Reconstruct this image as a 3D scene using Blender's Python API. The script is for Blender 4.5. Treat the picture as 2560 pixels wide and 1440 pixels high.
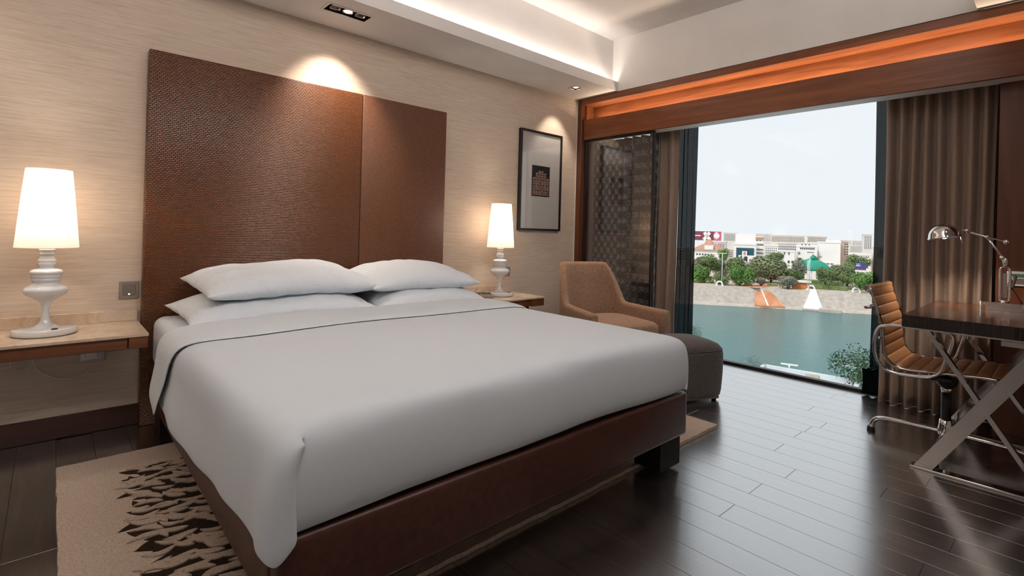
import bpy, bmesh, math, random
from mathutils import Vector, Matrix
random.seed(7)
PI = math.pi
S = bpy.context.scene
COL = S.collection
for o in list(bpy.data.objects):
    bpy.data.objects.remove(o)

# ------------------------------------------------------------------ camera
FPX, YAW, PIT, ROLL, PPY, PPX, HC = 1269.42, .73355, .0027757, .0273208, 575.93, 1269.70, 1.17
FW = Vector((math.sin(YAW)*math.cos(PIT), math.cos(YAW)*math.cos(PIT), math.sin(PIT)))
_r = FW.cross(Vector((0, 0, 1))).normalized()
_u = _r.cross(FW)
RT = _r*math.cos(ROLL) + _u*math.sin(ROLL)
UP = -_r*math.sin(ROLL) + _u*math.cos(ROLL)
CAM = Vector((0, 0, HC))
cd = bpy.data.cameras.new('camera')
cam = bpy.data.objects.new('camera', cd)
COL.objects.link(cam)
cam.matrix_world = Matrix(((RT.x, UP.x, -FW.x, 0), (RT.y, UP.y, -FW.y, 0), (RT.z, UP.z, -FW.z, HC), (0, 0, 0, 1)))
cd.sensor_width = 36
cd.sensor_fit = 'HORIZONTAL'
cd.lens = FPX/2560*36
cd.shift_x = (1280-PPX)/2560
cd.shift_y = -(720-PPY)/2560
cd.clip_start = .05
cd.clip_end = 3000
S.camera = cam

# ------------------------------------------------------------------ world, sun, exposure
S.view_settings.view_transform = 'Standard'
S.view_settings.look = 'None'
S.view_settings.gamma = 1
S.view_settings.exposure = 0
S.view_settings.use_curve_mapping = False
W = bpy.data.worlds.new('sky')
S.world = W
W.use_nodes = True
wn = W.node_tree
wn.nodes.clear()
w_out = wn.nodes.new('ShaderNodeOutputWorld')
w_bg = wn.nodes.new('ShaderNodeBackground')
w_bg.inputs[0].default_value = (.845, .89, .93, 1)
w_bg.inputs[1].default_value = 1.06
wn.links.new(w_bg.outputs[0], w_out.inputs[0])

def light(name, kind, loc, energy, color, aim=None, size=.1, size_y=None, spot=None, blend=.5):
    d = bpy.data.lights.new(name, kind)
    d.energy = energy
    d.color = color
    if kind == 'AREA':
        d.shape = 'RECTANGLE' if size_y else 'SQUARE'
        d.size = size
        if size_y:
            d.size_y = size_y
    elif kind == 'SUN':
        d.angle = size
    else:
        d.shadow_soft_size = size
    if kind == 'SPOT':
        d.spot_size = spot
        d.spot_blend = blend
    o = bpy.data.objects.new(name, d)
    COL.objects.link(o)
    o.location = loc
    if aim is not None:
        o.rotation_euler = (Vector(aim)-Vector(loc)).to_track_quat('-Z', 'Y').to_euler()
    return o

WARM = (1, .80, .62)
SOFT = (1, .985, .97)
light('sun', 'SUN', (-20, 10, 60), 2.6, (1, .97, .92), aim=(60, -15, -30), size=.3)
def strip(name, loc, energy, color, sx, sy):
    o = light(name, 'AREA', loc, energy, color, size=sx, size_y=sy)
    o.rotation_euler = (PI, 0, 0)
    return o
# cove tube of the tray ceiling in the bed side ledge, facing up
strip('cove_light_bed_side', (1.3, 3.120, 2.664), 17, (1, .90, .81), 5.7, .03)
strip('fill_light_desk_side', (.5, .08, 2.68), 105, SOFT, 3.6, .40)  # wide unseen fill panel over the desk side ledge, added to brighten the room
# strip in the wooden window header
strip('header_strip', (4.35, 1.75, 2.384), 13, (1, .78, .56), .04, 3.4)

# ------------------------------------------------------------------ mesh builder
class B:
    def __init__(s):
        s.v, s.f, s.sm = [], [], []
    def add(s, verts, faces, smooth=False):
        n = len(s.v)
        s.v += [tuple(p) for p in verts]
        s.f += [tuple(i+n for i in f) for f in faces]
        s.sm += [smooth]*len(faces)
        return s
    def bm(s, b, smooth=False):
        b.verts.ensure_lookup_table()
        for i, v in enumerate(b.verts):
            v.index = i
        s.add([v.co.copy() for v in b.verts], [[v.index for v in f.verts] for f in b.faces], smooth)
        b.free()
        return s
    def box(s, a, c, bev=0, seg=1, rot=None):
        b = bmesh.new()
        bmesh.ops.create_cube(b, size=1)
        for v in b.verts:
            v.co = Vector([(a[i]+c[i])/2 + v.co[i]*(c[i]-a[i]) for i in range(3)])
        if bev:
            bmesh.ops.bevel(b, geom=list(b.edges), offset=bev, segments=seg, profile=.5, affect='EDGES')
        if rot:
            piv, M = rot
            for v in b.verts:
                v.co = M @ (v.co-Vector(piv)) + Vector(piv)
        return s.bm(b, seg > 1)
    def tube(s, pts, r, n=10, closed=False, caps=True, flat=None):
        pts = [Vector(p) for p in pts]
        m = len(pts)
        rr = r if isinstance(r, (list, tuple)) else [r]*m
        tang = []
        for i in range(m):
            if closed:
                t = pts[(i+1) % m]-pts[i-1]
            else:
                t = pts[min(i+1, m-1)]-pts[max(i-1, 0)]
            tang.append(t.normalized())
        ref = Vector((0, 0, 1)) if abs(tang[0].z) < .9 else Vector((1, 0, 0))
        nrm = (ref-tang[0]*ref.dot(tang[0])).normalized()
        V = []
        for i in range(m):
            nrm = (nrm-tang[i]*nrm.dot(tang[i])).normalized()
            bi = tang[i].cross(nrm)
            for k in range(n):
                a = 2*PI*k/n
                V.append(pts[i]+(nrm*math.cos(a)+bi*math.sin(a))*rr[i])
        F = []
        for i in range(m if closed else m-1):
            j = (i+1) % m
            for k in range(n):
                l = (k+1) % n
                F.append((i*n+k, i*n+l, j*n+l, j*n+k))
        if caps and not closed:
            F.append(tuple(range(n))[::-1])
            F.append(tuple((m-1)*n+k for k in range(n)))
        return s.add(V, F, True)
    def lathe(s, prof, c=(0, 0, 0), n=32, sx=1, sy=1, caps=True, M=None, power=2):
        V, F = [], []
        for r, z in prof:
            for k in range(n):
                a = 2*PI*k/n
                ca, sa = math.cos(a), math.sin(a)
                if power != 2:
                    q = (abs(ca)**power+abs(sa)**power)**(-1/power)
                    ca, sa = ca*q, sa*q
                p = Vector((r*ca*sx, r*sa*sy, z))
                if M:
                    p = M @ p
                V.append(p+Vector(c))
        m = len(prof)
        for i in range(m-1):
            for k in range(n):
                l = (k+1) % n
                F.append((i*n+k, i*n+l, (i+1)*n+l, (i+1)*n+k))
        if caps:
            F.append(tuple(range(n))[::-1])
            F.append(tuple((m-1)*n+k for k in range(n)))
        return s.add(V, F, True)
    def grid(s, rows, smooth=True, closed=False):
        m, n = len(rows), len(rows[0])
        V = [p for r in rows for p in r]
        F = []
        for i in range(m-1):
            for k in range(n if closed else n-1):
                l = (k+1) % n
                F.append((i*n+k, i*n+l, (i+1)*n+l, (i+1)*n+k))
        return s.add(V, F, smooth)
    def prism(s, poly, z0, z1, smooth=False):
        n = len(poly)
        V = [(x, y, z0) for x, y in poly]+[(x, y, z1) for x, y in poly]
        F = [tuple(range(n))[::-1], tuple(range(n, 2*n))]
        for k in range(n):
            l = (k+1) % n
            F.append((k, l, n+l, n+k))
        return s.add(V, F, smooth)
    def extrude_x(s, poly, x0, x1):
        n = len(poly)
        V = [(x0, y, z) for y, z in poly]+[(x1, y, z) for y, z in poly]
        F = [tuple(range(n)), tuple(range(n, 2*n))[::-1]]
        for k in range(n):
            l = (k+1) % n
            F.append((k, n+k, n+l, l))
        return s.add(V, F)
    def mesh(s, name):
        me = bpy.data.meshes.new(name)
        me.from_pydata(s.v, [], s.f)
        me.polygons.foreach_set('use_smooth', s.sm)
        b = bmesh.new()
        b.from_mesh(me)
        bmesh.ops.recalc_face_normals(b, faces=b.faces)
        b.to_mesh(me)
        b.free()
        me.update()
        return me
    def obj(s, name, m, parent=None, loc=(0, 0, 0), rz=0):
        o = bpy.data.objects.new(name, s.mesh(name))
        o.data.materials.append(m)
        COL.objects.link(o)
        o.location = loc
        o.rotation_euler = (0, 0, rz)
        o.parent = parent
        return o

def tag(o, label=None, cat=None, group=None, kind=None):
    if label:
        o['label'] = label
    if cat:
        o['category'] = cat
    if group:
        o['group'] = group
    if kind:
        o['kind'] = kind
    return o
def thing(name, label, cat, loc=(0, 0, 0), rz=0, group=None):
    o = bpy.data.objects.new(name, None)
    COL.objects.link(o)
    o.location = loc
    o.rotation_euler = (0, 0, rz)
    o.empty_display_size = .1
    return tag(o, label, cat, group)
def struct(o, label=None):
    return tag(o, label, None, None, 'structure')
def inst(me, name, m, parent, loc=(0, 0, 0), rot=(0, 0, 0), scale=(1, 1, 1)):
    o = bpy.data.objects.new(name, me)
    if m and not me.materials:
        me.materials.append(m)
    COL.objects.link(o)
    o.location = loc
    o.rotation_euler = rot
    o.scale = scale
    o.parent = parent
    return o
def copy_tree(o, parent=None):
    c = o.copy()
    COL.objects.link(c)
    c.parent = parent
    for ch in list(o.children):
        copy_tree(ch, c)
    return c
def arc(c, r, a0, a1, n, ax=(1, 2), fix=0):
    out = []
    for i in range(n+1):
        a = a0+(a1-a0)*i/n
        p = [fix, fix, fix]
        p[ax[0]] = c[0]+r*math.cos(a)
        p[ax[1]] = c[1]+r*math.sin(a)
        out.append(tuple(p))
    return out
def rounded(pts, r, n=5):
    """round the inner corners of a 3D polyline"""
    pts = [Vector(p) for p in pts]
    out = [pts[0]]
    for i in range(1, len(pts)-1):
        a, b, c = pts[i-1], pts[i], pts[i+1]
        d1 = (a-b)
        d2 = (c-b)
        q = min(r, d1.length*.49, d2.length*.49)
        p0, p1 = b+d1.normalized()*q, b+d2.normalized()*q
        for k in range(n+1):
            t = k/n
            out.append(p0*(1-t)**2+b*2*t*(1-t)+p1*t*t)
    out.append(pts[-1])
    return out

# ------------------------------------------------------------------ materials
class N:
    def __init__(s, name):
        s.m = bpy.data.materials.new(name)
        s.m.use_nodes = True
        s.t = s.m.node_tree
        s.p = s.t.nodes['Principled BSDF']
        s.out = s.t.nodes['Material Output']
        s._tc = None
    def n(s, typ, **kw):
        nd = s.t.nodes.new(typ)
        for k, v in kw.items():
            setattr(nd, k, v)
        return nd
    def l(s, a, b):
        s.t.links.new(a, b)
    def tc(s, scale=(1, 1, 1), rnd=False):
        if not s._tc:
            s._tc = s.n('ShaderNodeTexCoord')
        mp = s.n('ShaderNodeMapping')
        mp.inputs['Scale'].default_value = scale
        src = s._tc.outputs['Object']
        if rnd:
            oi = s.n('ShaderNodeObjectInfo')
            mu = s.n('ShaderNodeMath', operation='MULTIPLY')
            mu.inputs[1].default_value = 37
            s.l(oi.outputs['Random'], mu.inputs[0])
            ad = s.n('ShaderNodeVectorMath', operation='ADD')
            s.l(src, ad.inputs[0])
            s.l(mu.outputs[0], ad.inputs[1])
            src = ad.outputs[0]
        s.l(src, mp.inputs['Vector'])
        return mp.outputs[0]
    def noise(s, scale=(1, 1, 1), detail=3, rough=.55, dist=0, rnd=False):
        nd = s.n('ShaderNodeTexNoise')
        s.l(s.tc(scale, rnd), nd.inputs['Vector'])
        nd.inputs['Scale'].default_value = 1
        nd.inputs['Detail'].default_value = detail
        nd.inputs['Roughness'].default_value = rough
        nd.inputs['Distortion'].default_value = dist
        return nd.outputs['Fac']
    def ramp(s, fac, stops):
        r = s.n('ShaderNodeValToRGB')
        e = r.color_ramp.elements
        while len(e) < len(stops):
            e.new(.5)
        for i, (p, c) in enumerate(stops):
            e[i].position = p
            e[i].color = (*c, 1)
        s.l(fac, r.inputs[0])
        return r.outputs[0]
    def math(s, op, a, b=None):
        nd = s.n('ShaderNodeMath', operation=op)
        for i, v in enumerate((a, b)):
            if v is None:
                continue
            if isinstance(v, (int, float)):
                nd.inputs[i].default_value = v
            else:
                s.l(v, nd.inputs[i])
        return nd.outputs[0]
    def bump(s, h, strength=.2, dist=.01):
        b = s.n('ShaderNodeBump')
        b.inputs['Strength'].default_value = strength
        b.inputs['Distance'].default_value = dist
        s.l(h, b.inputs['Height'])
        s.l(b.outputs[0], s.p.inputs['Normal'])
    def set(s, **kw):
        for k, v in kw.items():
            s.p.inputs[{'rough': 'Roughness', 'metal': 'Metallic', 'spec': 'Specular IOR Level', 'coat': 'Coat Weight', 'coat_r': 'Coat Roughness', 'sheen': 'Sheen Weight', 'trans': 'Transmission Weight', 'ior': 'IOR'}[k]].default_value = v
        return s
    def col(s, c):
        if isinstance(c, tuple):
            s.p.inputs['Base Color'].default_value = (*c, 1)
        else:
            s.l(c, s.p.inputs['Base Color'])
        return s
def plain(name, c, rough=.5, metal=0, spec=.5, coat=0):
    k = N(name)
    k.col(c).set(rough=rough, metal=metal, spec=spec, coat=coat)
    return k.m
def mottled(name, c0, c1, scale, rough=.6, bump=0, bd=.002, detail=3, spec=.5, rnd=False, sheen=0, lo=.35, hi=.65):
    k = N(name)
    f = k.noise(scale, detail, rnd=rnd)
    k.col(k.ramp(f, [(lo, c0), (hi, c1)])).set(rough=rough, spec=spec, sheen=sheen)
    if bump:
        k.bump(f, bump, bd)
    return k.m
def emit(name, c, st):
    k = N(name)
    e = k.n('ShaderNodeEmission')
    e.inputs[0].default_value = (*c, 1)
    e.inputs[1].default_value = st
    k.l(e.outputs[0], k.out.inputs[0])
    return k.m
def pane(name, tint, refl=1.0):
    k = N(name)
    t = k.n('ShaderNodeBsdfTransparent')
    t.inputs[0].default_value = (*tint, 1)
    g = k.n('ShaderNodeBsdfGlossy')
    g.inputs['Roughness'].default_value = .0
    lw = k.n('ShaderNodeLayerWeight')
    lw.inputs[0].default_value = .5
    f = k.math('MULTIPLY', k.math('ADD', k.math('MULTIPLY', k.math('POWER', lw.outputs['Facing'], 5), .95), .045), refl)
    mx = k.n('ShaderNodeMixShader')
    k.l(f, mx.inputs[0])
    k.l(t.outputs[0], mx.inputs[1])
    k.l(g.outputs[0], mx.inputs[2])
    k.l(mx.outputs[0], k.out.inputs[0])
    return k.m
def sheer(name, c, clear, tl=.5):
    k = N(name)
    t = k.n('ShaderNodeBsdfTransparent')
    d = k.n('ShaderNodeBsdfDiffuse')
    d.inputs[0].default_value = (*c, 1)
    q = k.n('ShaderNodeBsdfTranslucent')
    q.inputs[0].default_value = (*c, 1)
    a = k.n('ShaderNodeMixShader')
    a.inputs[0].default_value = tl
    k.l(d.outputs[0], a.inputs[1])
    k.l(q.outputs[0], a.inputs[2])
    mx = k.n('ShaderNodeMixShader')
    mx.inputs[0].default_value = clear
    k.l(a.outputs[0], mx.inputs[1])
    k.l(t.outputs[0], mx.inputs[2])
    k.l(mx.outputs[0], k.out.inputs[0])
    return k.m
def wood(name, stops, scale, rough=.35, dist=1.2, rnd=False, bump=.05, spec=.5, coat=0):
    k = N(name)
    f = k.noise(scale, 5, .6, dist, rnd)
    k.col(k.ramp(f, stops)).set(rough=rough, spec=spec, coat=coat)
    if bump:
        k.bump(f, bump, .002)
    return k.m

M = {}
# wallpaper: fine horizontal slubs
k = N('wallpaper')
f1 = k.noise((9, 9, 330), 4, .7)
f2 = k.noise((2.5, 2.5, 110), 3, .6)
f = k.math('ADD', k.math('MULTIPLY', f1, .65), k.math('MULTIPLY', f2, .35))
k.col(k.ramp(f, [(.34, (.52, .41, .32)), (.5, (.655, .535, .43)), (.66, (.74, .625, .52))])).set(rough=.75, spec=.2)
k.bump(f1, .15, .002)
M['wallpaper'] = k.m
M['plaster'] = mottled('plaster', (.74, .705, .68), (.78, .745, .72), (3, 3, 3), .85, spec=.2)
M['white_trim'] = plain('white_trim', (.72, .68, .64), .5)
BR = [(.25, (.11, .030, .010)), (.5, (.20, .060, .020)), (.75, (.30, .10, .034))]
M['wood_y'] = wood('header_wood', BR, (14, 1.1, 14), .36)
M['wood_z'] = wood('panel_wood', [(.25, (.075, .020, .008)), (.5, (.12, .036, .014)), (.75, (.17, .055, .022))], (16, 16, 1.0), .36)
M['wood_x'] = wood('nightstand_wood', [(.25, (.10, .032, .012)), (.5, (.17, .058, .022)), (.75, (.24, .09, .036))], (1.2, 16, 16), .4)
M['baseboard'] = wood('baseboard_wood', [(.3, (.030, .009, .005)), (.7, (.060, .018, .009))], (1, 14, 14), .45)
k = N('floor_plank')
f = k.noise((34, 1.6, 10), 6, .65, 1.6, rnd=True)
g = k.noise((5, .8, 5), 3, .5, .5, rnd=True)
fg = k.math('ADD', k.math('MULTIPLY', f, .6), k.math('MULTIPLY', g, .4))
k.col(k.ramp(fg, [(.32, (.010, .0075, .006)), (.5, (.030, .022, .018)), (.64, (.062, .046, .037))])).set(spec=.62)
k.l(k.ramp(f, [(.3, (.34,)*3), (.7, (.24,)*3)]), k.p.inputs['Roughness'])
k.bump(f, .045, .0015)
gl = k.n('ShaderNodeBsdfGlossy')
gl.inputs['Roughness'].default_value = .21
k.l(k.p.inputs['Normal'].links[0].from_socket, gl.inputs['Normal'])
lw = k.n('ShaderNodeLayerWeight')
lw.inputs[0].default_value = .5
ff = k.math('ADD', k.math('MULTIPLY', k.math('POWER', lw.outputs['Facing'], 1.05), 1.0), .09)
mx = k.n('ShaderNodeMixShader')
k.l(ff, mx.inputs[0])
k.l(k.p.outputs[0], mx.inputs[1])
k.l(gl.outputs[0], mx.inputs[2])
k.l(mx.outputs[0], k.out.inputs[0])
M['plank'] = k.m
M['gap'] = plain('floor_gap', (.008, .006, .005), .8)
# headboard weave
k = N('woven_leather')
br = k.n('ShaderNodeTexBrick')
mp = k.n('ShaderNodeMapping')
tcn = k.n('ShaderNodeTexCoord')
mp.inputs['Rotation'].default_value = (PI/2, 0, 0)
k.l(tcn.outputs['Object'], mp.inputs[0])
k.l(mp.outputs[0], br.inputs['Vector'])
br.inputs['Scale'].default_value = 1
br.inputs['Brick Width'].default_value = .020
br.inputs['Row Height'].default_value = .011
br.inputs['Mortar Size'].default_value = .0022
br.inputs['Mortar Smooth'].default_value = 1
br.inputs['Color1'].default_value = (.175, .057, .016, 1)
br.inputs['Color2'].default_value = (.140, .045, .013, 1)
br.inputs['Mortar'].default_value = (.045, .014, .005, 1)
k.col(br.outputs['Color']).set(rough=.36, spec=.6)
inv = k.math('SUBTRACT', 1, br.outputs['Fac'])
k.bump(inv, .8, .004)
M['weave'] = k.m
M['leather'] = mottled('smooth_leather', (.120, .045, .020), (.155, .062, .028), (60, 60, 60), .42, .1, .001)
M['bed_leather'] = mottled('bed_leather', (.050, .013, .008), (.075, .020, .011), (40, 40, 40), .36, .06, .001)
M['black_leg'] = plain('black_wood', (.006, .005, .005), .35)
def linen(name, c, wr=.25):
    k = N(name)
    a = k.noise((5, 3.5, 5), 3, .5, .6)
    b = k.noise((160, 160, 160), 2)
    w2 = k.noise((16, 5, 16), 3, .55, 1.2)
    h = k.math('ADD', k.math('ADD', a, k.math('MULTIPLY', w2, wr)), k.math('MULTIPLY', b, .02))
    k.col(c).set(rough=.8, spec=.15, sheen=.1)
    k.bump(h, wr, .03)
    return k.m
M['sheet'] = linen('bed_linen', (.735, .785, .84), .10)
M['pillow'] = linen('pillow_linen', (.775, .82, .87), .45)
M['boxtop'] = mottled('divan_ticking', (.30, .20, .15), (.36, .25, .19), (30, 30, 30), .8)
# marble
k = N('cream_marble')
f = k.noise((7, 7, 7), 6, .65, 1.5)
k.col(k.ramp(f, [(.35, (.50, .36, .25)), (.5, (.62, .48, .36)), (.62, (.68, .56, .44))])).set(rough=.16, spec=.5)
M['marble'] = k.m
M['gloss_white'] = plain('gloss_white', (.78, .78, .78), .12, spec=.5, coat=.5)
k = N('lamp_shade')
d = k.n('ShaderNodeBsdfDiffuse')
d.inputs[0].default_value = (.85, .80, .74, 1)
q = k.n('ShaderNodeBsdfTranslucent')
q.inputs[0].default_value = (.95, .86, .76, 1)
mx = k.n('ShaderNodeMixShader')
mx.inputs[0].default_value = .55
k.l(d.outputs[0], mx.inputs[1])
k.l(q.outputs[0], mx.inputs[2])
k.l(mx.outputs[0], k.out.inputs[0])
M['shade'] = k.m
M['bulb'] = emit('warm_bulb', (1, .86, .68), 14)
M['black'] = plain('black_plastic', (.010, .010, .011), .4)
M['frame_black'] = plain('frame_black', (.008, .007, .007), .3)
M['silver'] = plain('brushed_silver', (.42, .38, .35), .35, .85)
M['taupe'] = plain('switch_taupe', (.22, .18, .155), .4, .3)
M['mat_board'] = mottled('mat_board', (.60, .57, .54), (.63, .60, .57), (60, 60, 60), .8)
M['chrome'] = plain('chrome', (.72, .70, .69), .07, 1)
M['chrome_dark'] = plain('polished_steel', (.50, .47, .46), .10, 1)
M['pic_glass'] = pane('picture_glass', (.97, .97, .97), .9)
M['win_glass'] = pane('window_glass', (.985, .99, .99), .25)
M['dark_glass'] = pane('tinted_glass', (.80, .77, .75), 2.2)
M['ebony'] = wood('macassar_ebony', [(.40, (.014, .008, .005)), (.48, (.10, .034, .014)), (.55, (.022, .010, .006)), (.64, (.26, .095, .036))], (3.0, 46, 46), .20, .8, bump=0, coat=.2)
k = N('ebony_edge')
f = k.noise((8, 130, 2.0), 3, .6, .3)
k.col(k.ramp(f, [(.40, (.004, .003, .003)), (.58, (.020, .010, .007)), (.7, (.055, .022, .014))])).set(rough=.25)
M['ebony_edge'] = k.m
M['tan'] = mottled('tan_leather', (.40, .185, .075), (.48, .235, .105), (30, 30, 30), .45, .08, .001)
M['dark_fabric'] = plain('black_mesh', (.015, .013, .012), .7)
def tweed(name, c0, c1):
    k = N(name)
    f = k.noise((240, 240, 240), 2, .6)
    k.col(k.ramp(f, [(.36, c0), (.64, c1)])).set(rough=.9, spec=.15, sheen=.15)
    k.bump(f, .35, .002)
    return k.m
M['tweed'] = tweed('brown_tweed', (.17, .092, .056), (.52, .33, .225))
M['grey_tweed'] = tweed('grey_tweed', (.050, .042, .038), (.17, .148, .135))
M['rug'] = mottled('rug_pile', (.44, .34, .265), (.58, .47, .385), (140, 140, 140), .95, .5, .006, spec=.1)
M['rug_leaf'] = mottled('rug_leaf_pile', (.40, .305, .235), (.55, .435, .35), (140, 140, 140), .95, .5, .006, spec=.1)
M['rug_dark'] = mottled('rug_dark_pile', (.020, .012, .008), (.045, .028, .018), (140, 140, 140), .95, .4, .005, spec=.1)
def see_light(k, c, w):
    """let a share of the light pass through a woven cloth"""
    q = k.n('ShaderNodeBsdfTranslucent')
    if isinstance(c, tuple):
        q.inputs[0].default_value = (*c, 1)
    else:
        k.l(c, q.inputs[0])
    mx = k.n('ShaderNodeMixShader')
    mx.inputs[0].default_value = w
    k.l(k.p.outputs[0], mx.inputs[1])
    k.l(q.outputs[0], mx.inputs[2])
    k.l(mx.outputs[0], k.out.inputs[0])
def cloth(name, c0, c1, rough=.8):
    k = N(name)
    f = k.noise((300, 300, 60), 2)
    k.col(k.ramp(f, [(.35, c0), (.65, c1)])).set(rough=rough, spec=.2, sheen=.2)
    see_light(k, c1, .12)
    return k.m
M['drape'] = cloth('taupe_drape', (.34, .245, .19), (.42, .315, .25))
M['sheer'] = sheer('dark_sheer', (.012, .026, .030), .20)
M['sheer_hem'] = sheer('sheer_hem', (.012, .016, .018), .06)
k = N('damask_curtain')
sp = k.n('ShaderNodeSeparateXYZ')
t0 = k.n('ShaderNodeTexCoord')
k.l(t0.outputs['Object'], sp.inputs[0])
u = k.math('MULTIPLY', sp.outputs[1], 2*PI/.085)
v = k.math('MULTIPLY', sp.outputs[2], 2*PI/.125)
cu, cv = k.math('COSINE', u), k.math('COSINE', v)
s2 = k.math('SINE', k.math('ADD', k.math('MULTIPLY', u, 3), k.math('MULTIPLY', cv, 2.2)))
s3 = k.math('SINE', k.math('ADD', k.math('MULTIPLY', v, 4), k.math('MULTIPLY', cu, 2.6)))
og = k.math('ADD', k.math('MULTIPLY', cu, cv), k.math('MULTIPLY', k.math('MULTIPLY', s2, s3), .8))
dc_ = k.ramp(og, [(.15, (.30, .27, .25)), (.55, (.68, .64, .61))])
k.col(dc_).set(rough=.5, sheen=.2)
see_light(k, dc_, .6)
M['damask'] = k.m
M['alu'] = plain('dark_aluminium', (.035, .030, .028), .4, .6)

# ------------------------------------------------------------------ room shell
YB, ZC, XW = 3.62, 2.62, 4.23          # bed wall, soffit level, face of the window wall
XL, YR = -1.7, -1.2                    # walls behind the camera
# floor with planks
fl = struct(B().box((XL, YR, -.12), (4.78, YB+.12, -.0085)).obj('floor', M['gap']))
PW, PL = .1475, 1.22
pm = B().box((-PW/2+.0005, -PL/2+.0005, -.008), (PW/2-.0005, PL/2-.0005, 0), .0006).mesh('plank')
pm.materials.append(M['plank'])
i = 0
x = XL+.05
col = 0
while x < 4.70:
    off = (.9, .437, .84, .10, .62, 1.05)[col % 6] + (col % 5)*.11
    y = YR - (PL - (off % PL))
    while y < YB-.01:
        y0, y1 = max(y, YR), min(y+PL, YB-.002)
        if y1-y0 > .04:
            inst(pm, 'plank', None, fl, (x, (y0+y1)/2, 0), scale=(1, (y1-y0)/PL, 1))
        y += PL
    x += PW
    col += 1
struct(B().box((XL, YB, -.1), (XW+.6, YB+.12, 3.3)).obj('wall_back', M['wallpaper']))
struct(B().box((XL-.12, YR, -.1), (XL, YB, 3.3)).obj('wall_left', M['plaster']))
struct(B().box((XL-.12, YR-.12, -.1), (4.9, YR, 3.3)).obj('wall_front', M['plaster']))
struct(B().box((XW, .40, ZC), (XW+.2, YB, 3.3)).obj('wall_right', M['plaster']))
struct(B().box((XL, YR, 3.145), (XW+.6, YB+.1, 3.3)).obj('ceiling', M['plaster']))
# bed side soffit: slab, upstand wall, lip of the cove ledge
b = B()
b.box((XL, 3.16, ZC+.04), (XW, YB, 3.15))
so = struct(b.obj('trim_1', M['plaster']))
# downlight opening cut as slab pieces
def soffit_slab(y0, y1, holes):
    b = B()
    xs = [XL]
    for (a, c, p, q) in holes:
        b.box((xs[-1], y0, ZC), (a, y1, ZC+.04))
        b.box((a, y0, ZC), (c, p, ZC+.04))
        b.box((a, q, ZC), (c, y1, ZC+.04))
        xs.append(c)
    b.box((xs[-1], y0, ZC), (XW, y1, ZC+.04))
    return b
H1 = (1.315, 1.610, 3.240, 3.355)
H2 = (3.815, 3.905, 3.285, 3.375)
soffit_slab(3.09, YB, [H1, H2]).obj('soffit_board', M['plaster'], so)
B().box((XL, 3.09, ZC+.04), (XW, 3.098, ZC+.092)).obj('cove_lip', M['plaster'], so)
b = B()
b.box((XL, YR, ZC+.04), (XW+.3, -.2, 3.15))
s2_ = struct(b.obj('trim_2', M['plaster']))
b = B()
b.box((XL, YR, ZC), (XW, .41, ZC+.04))
b.obj('soffit_board', M['plaster'], s2_)
B().box((XL, .402, ZC+.04), (XW, .41, ZC+.092)).obj('cove_lip', M['plaster'], s2_)
# skirting
struct(B().box((XL, YB-.018, 0), (XW, YB, .118), .003).obj('baseboard_back', M['baseboard']))
# ---- wooden window header with its light cove
hd = struct(B().box((4.27, .0, 2.19), (4.45, 3.555, 2.215), .002).obj('trim_3', M['white_trim']))
B().box((4.268, -1.19, 2.186), (4.292, 3.555, 2.40), .003).obj('valance_board', M['wood_y'], hd)
B().box((4.295, -1.19, 2.372), (4.40, 3.555, 2.378)).obj('light_shelf', M['wood_y'], hd)
B().box((4.405, -1.19, 2.22), (4.45, 3.555, 2.57)).obj('back_board', M['wood_y'], hd)
B().box((4.235, -1.19, 2.556), (4.45, 3.555, 2.618), .002).obj('top_fascia', M['wood_y'], hd)
B().box((4.292, 3.535, 2.37), (4.406, 3.556, 2.556)).obj('end_block', M['wood_y'], hd)
po = struct(B().box((XW+.003, 3.557, 0), (4.80, YB, ZC), .003).obj('trim_4', M['wood_z']))
B().box((XW-.006, YB-.010, 0), (XW+.003, YB, ZC)).obj('edge_strip', M['white_trim'], po)
# timber panel wall on the desk side and the lintel behind the header
struct(B().box((4.43, YR, 0), (4.80, .315, 2.56), .002).obj('wall_panel', M['wood_z']))
struct(B().box((4.46, YR, 2.50), (4.86, YB, 3.3)).obj('wall_lintel', M['plaster']))
struct(B().box((4.45, .30, 2.58), (4.47, YB, 3.2)).obj('trim_5', M['plaster']))
# main window
wi = struct(B().box((4.70, .315, 0), (4.76, 3.557, .022), .002).obj('window_1', M['alu']))
B().box((4.70, .315, 2.46), (4.76, 3.557, 2.50)).obj('head_rail', M['alu'], wi)
B().box((4.70, .315, .02), (4.76, .36, 2.47)).obj('jamb', M['alu'], wi)
B().box((4.70, 3.51, .02), (4.76, 3.557, 2.47)).obj('jamb', M['alu'], wi)
B().box((4.725, .36, .021), (4.733, 3.51, 2.461)).obj('glass_pane', M['win_glass'], wi)
# fixed tinted glass panel beside the post
gp = struct(B().box((4.30, 2.700, 0), (4.325, 2.722, 2.186), .002).obj('window_2', M['alu']))
B().box((4.30, 3.535, 0), (4.325, 3.557, 2.186), .002).obj('jamb', M['alu'], gp)
B().box((4.30, 2.722, 0), (4.325, 3.535, .02)).obj('bottom_rail', M['alu'], gp)
B().box((4.30, 2.722, 2.166), (4.325, 3.535, 2.186)).obj('head_rail', M['alu'], gp)
B().box((4.309, 2.72, .018), (4.316, 3.537, 2.168)).obj('glass_pane', M['dark_glass'], gp)

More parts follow.
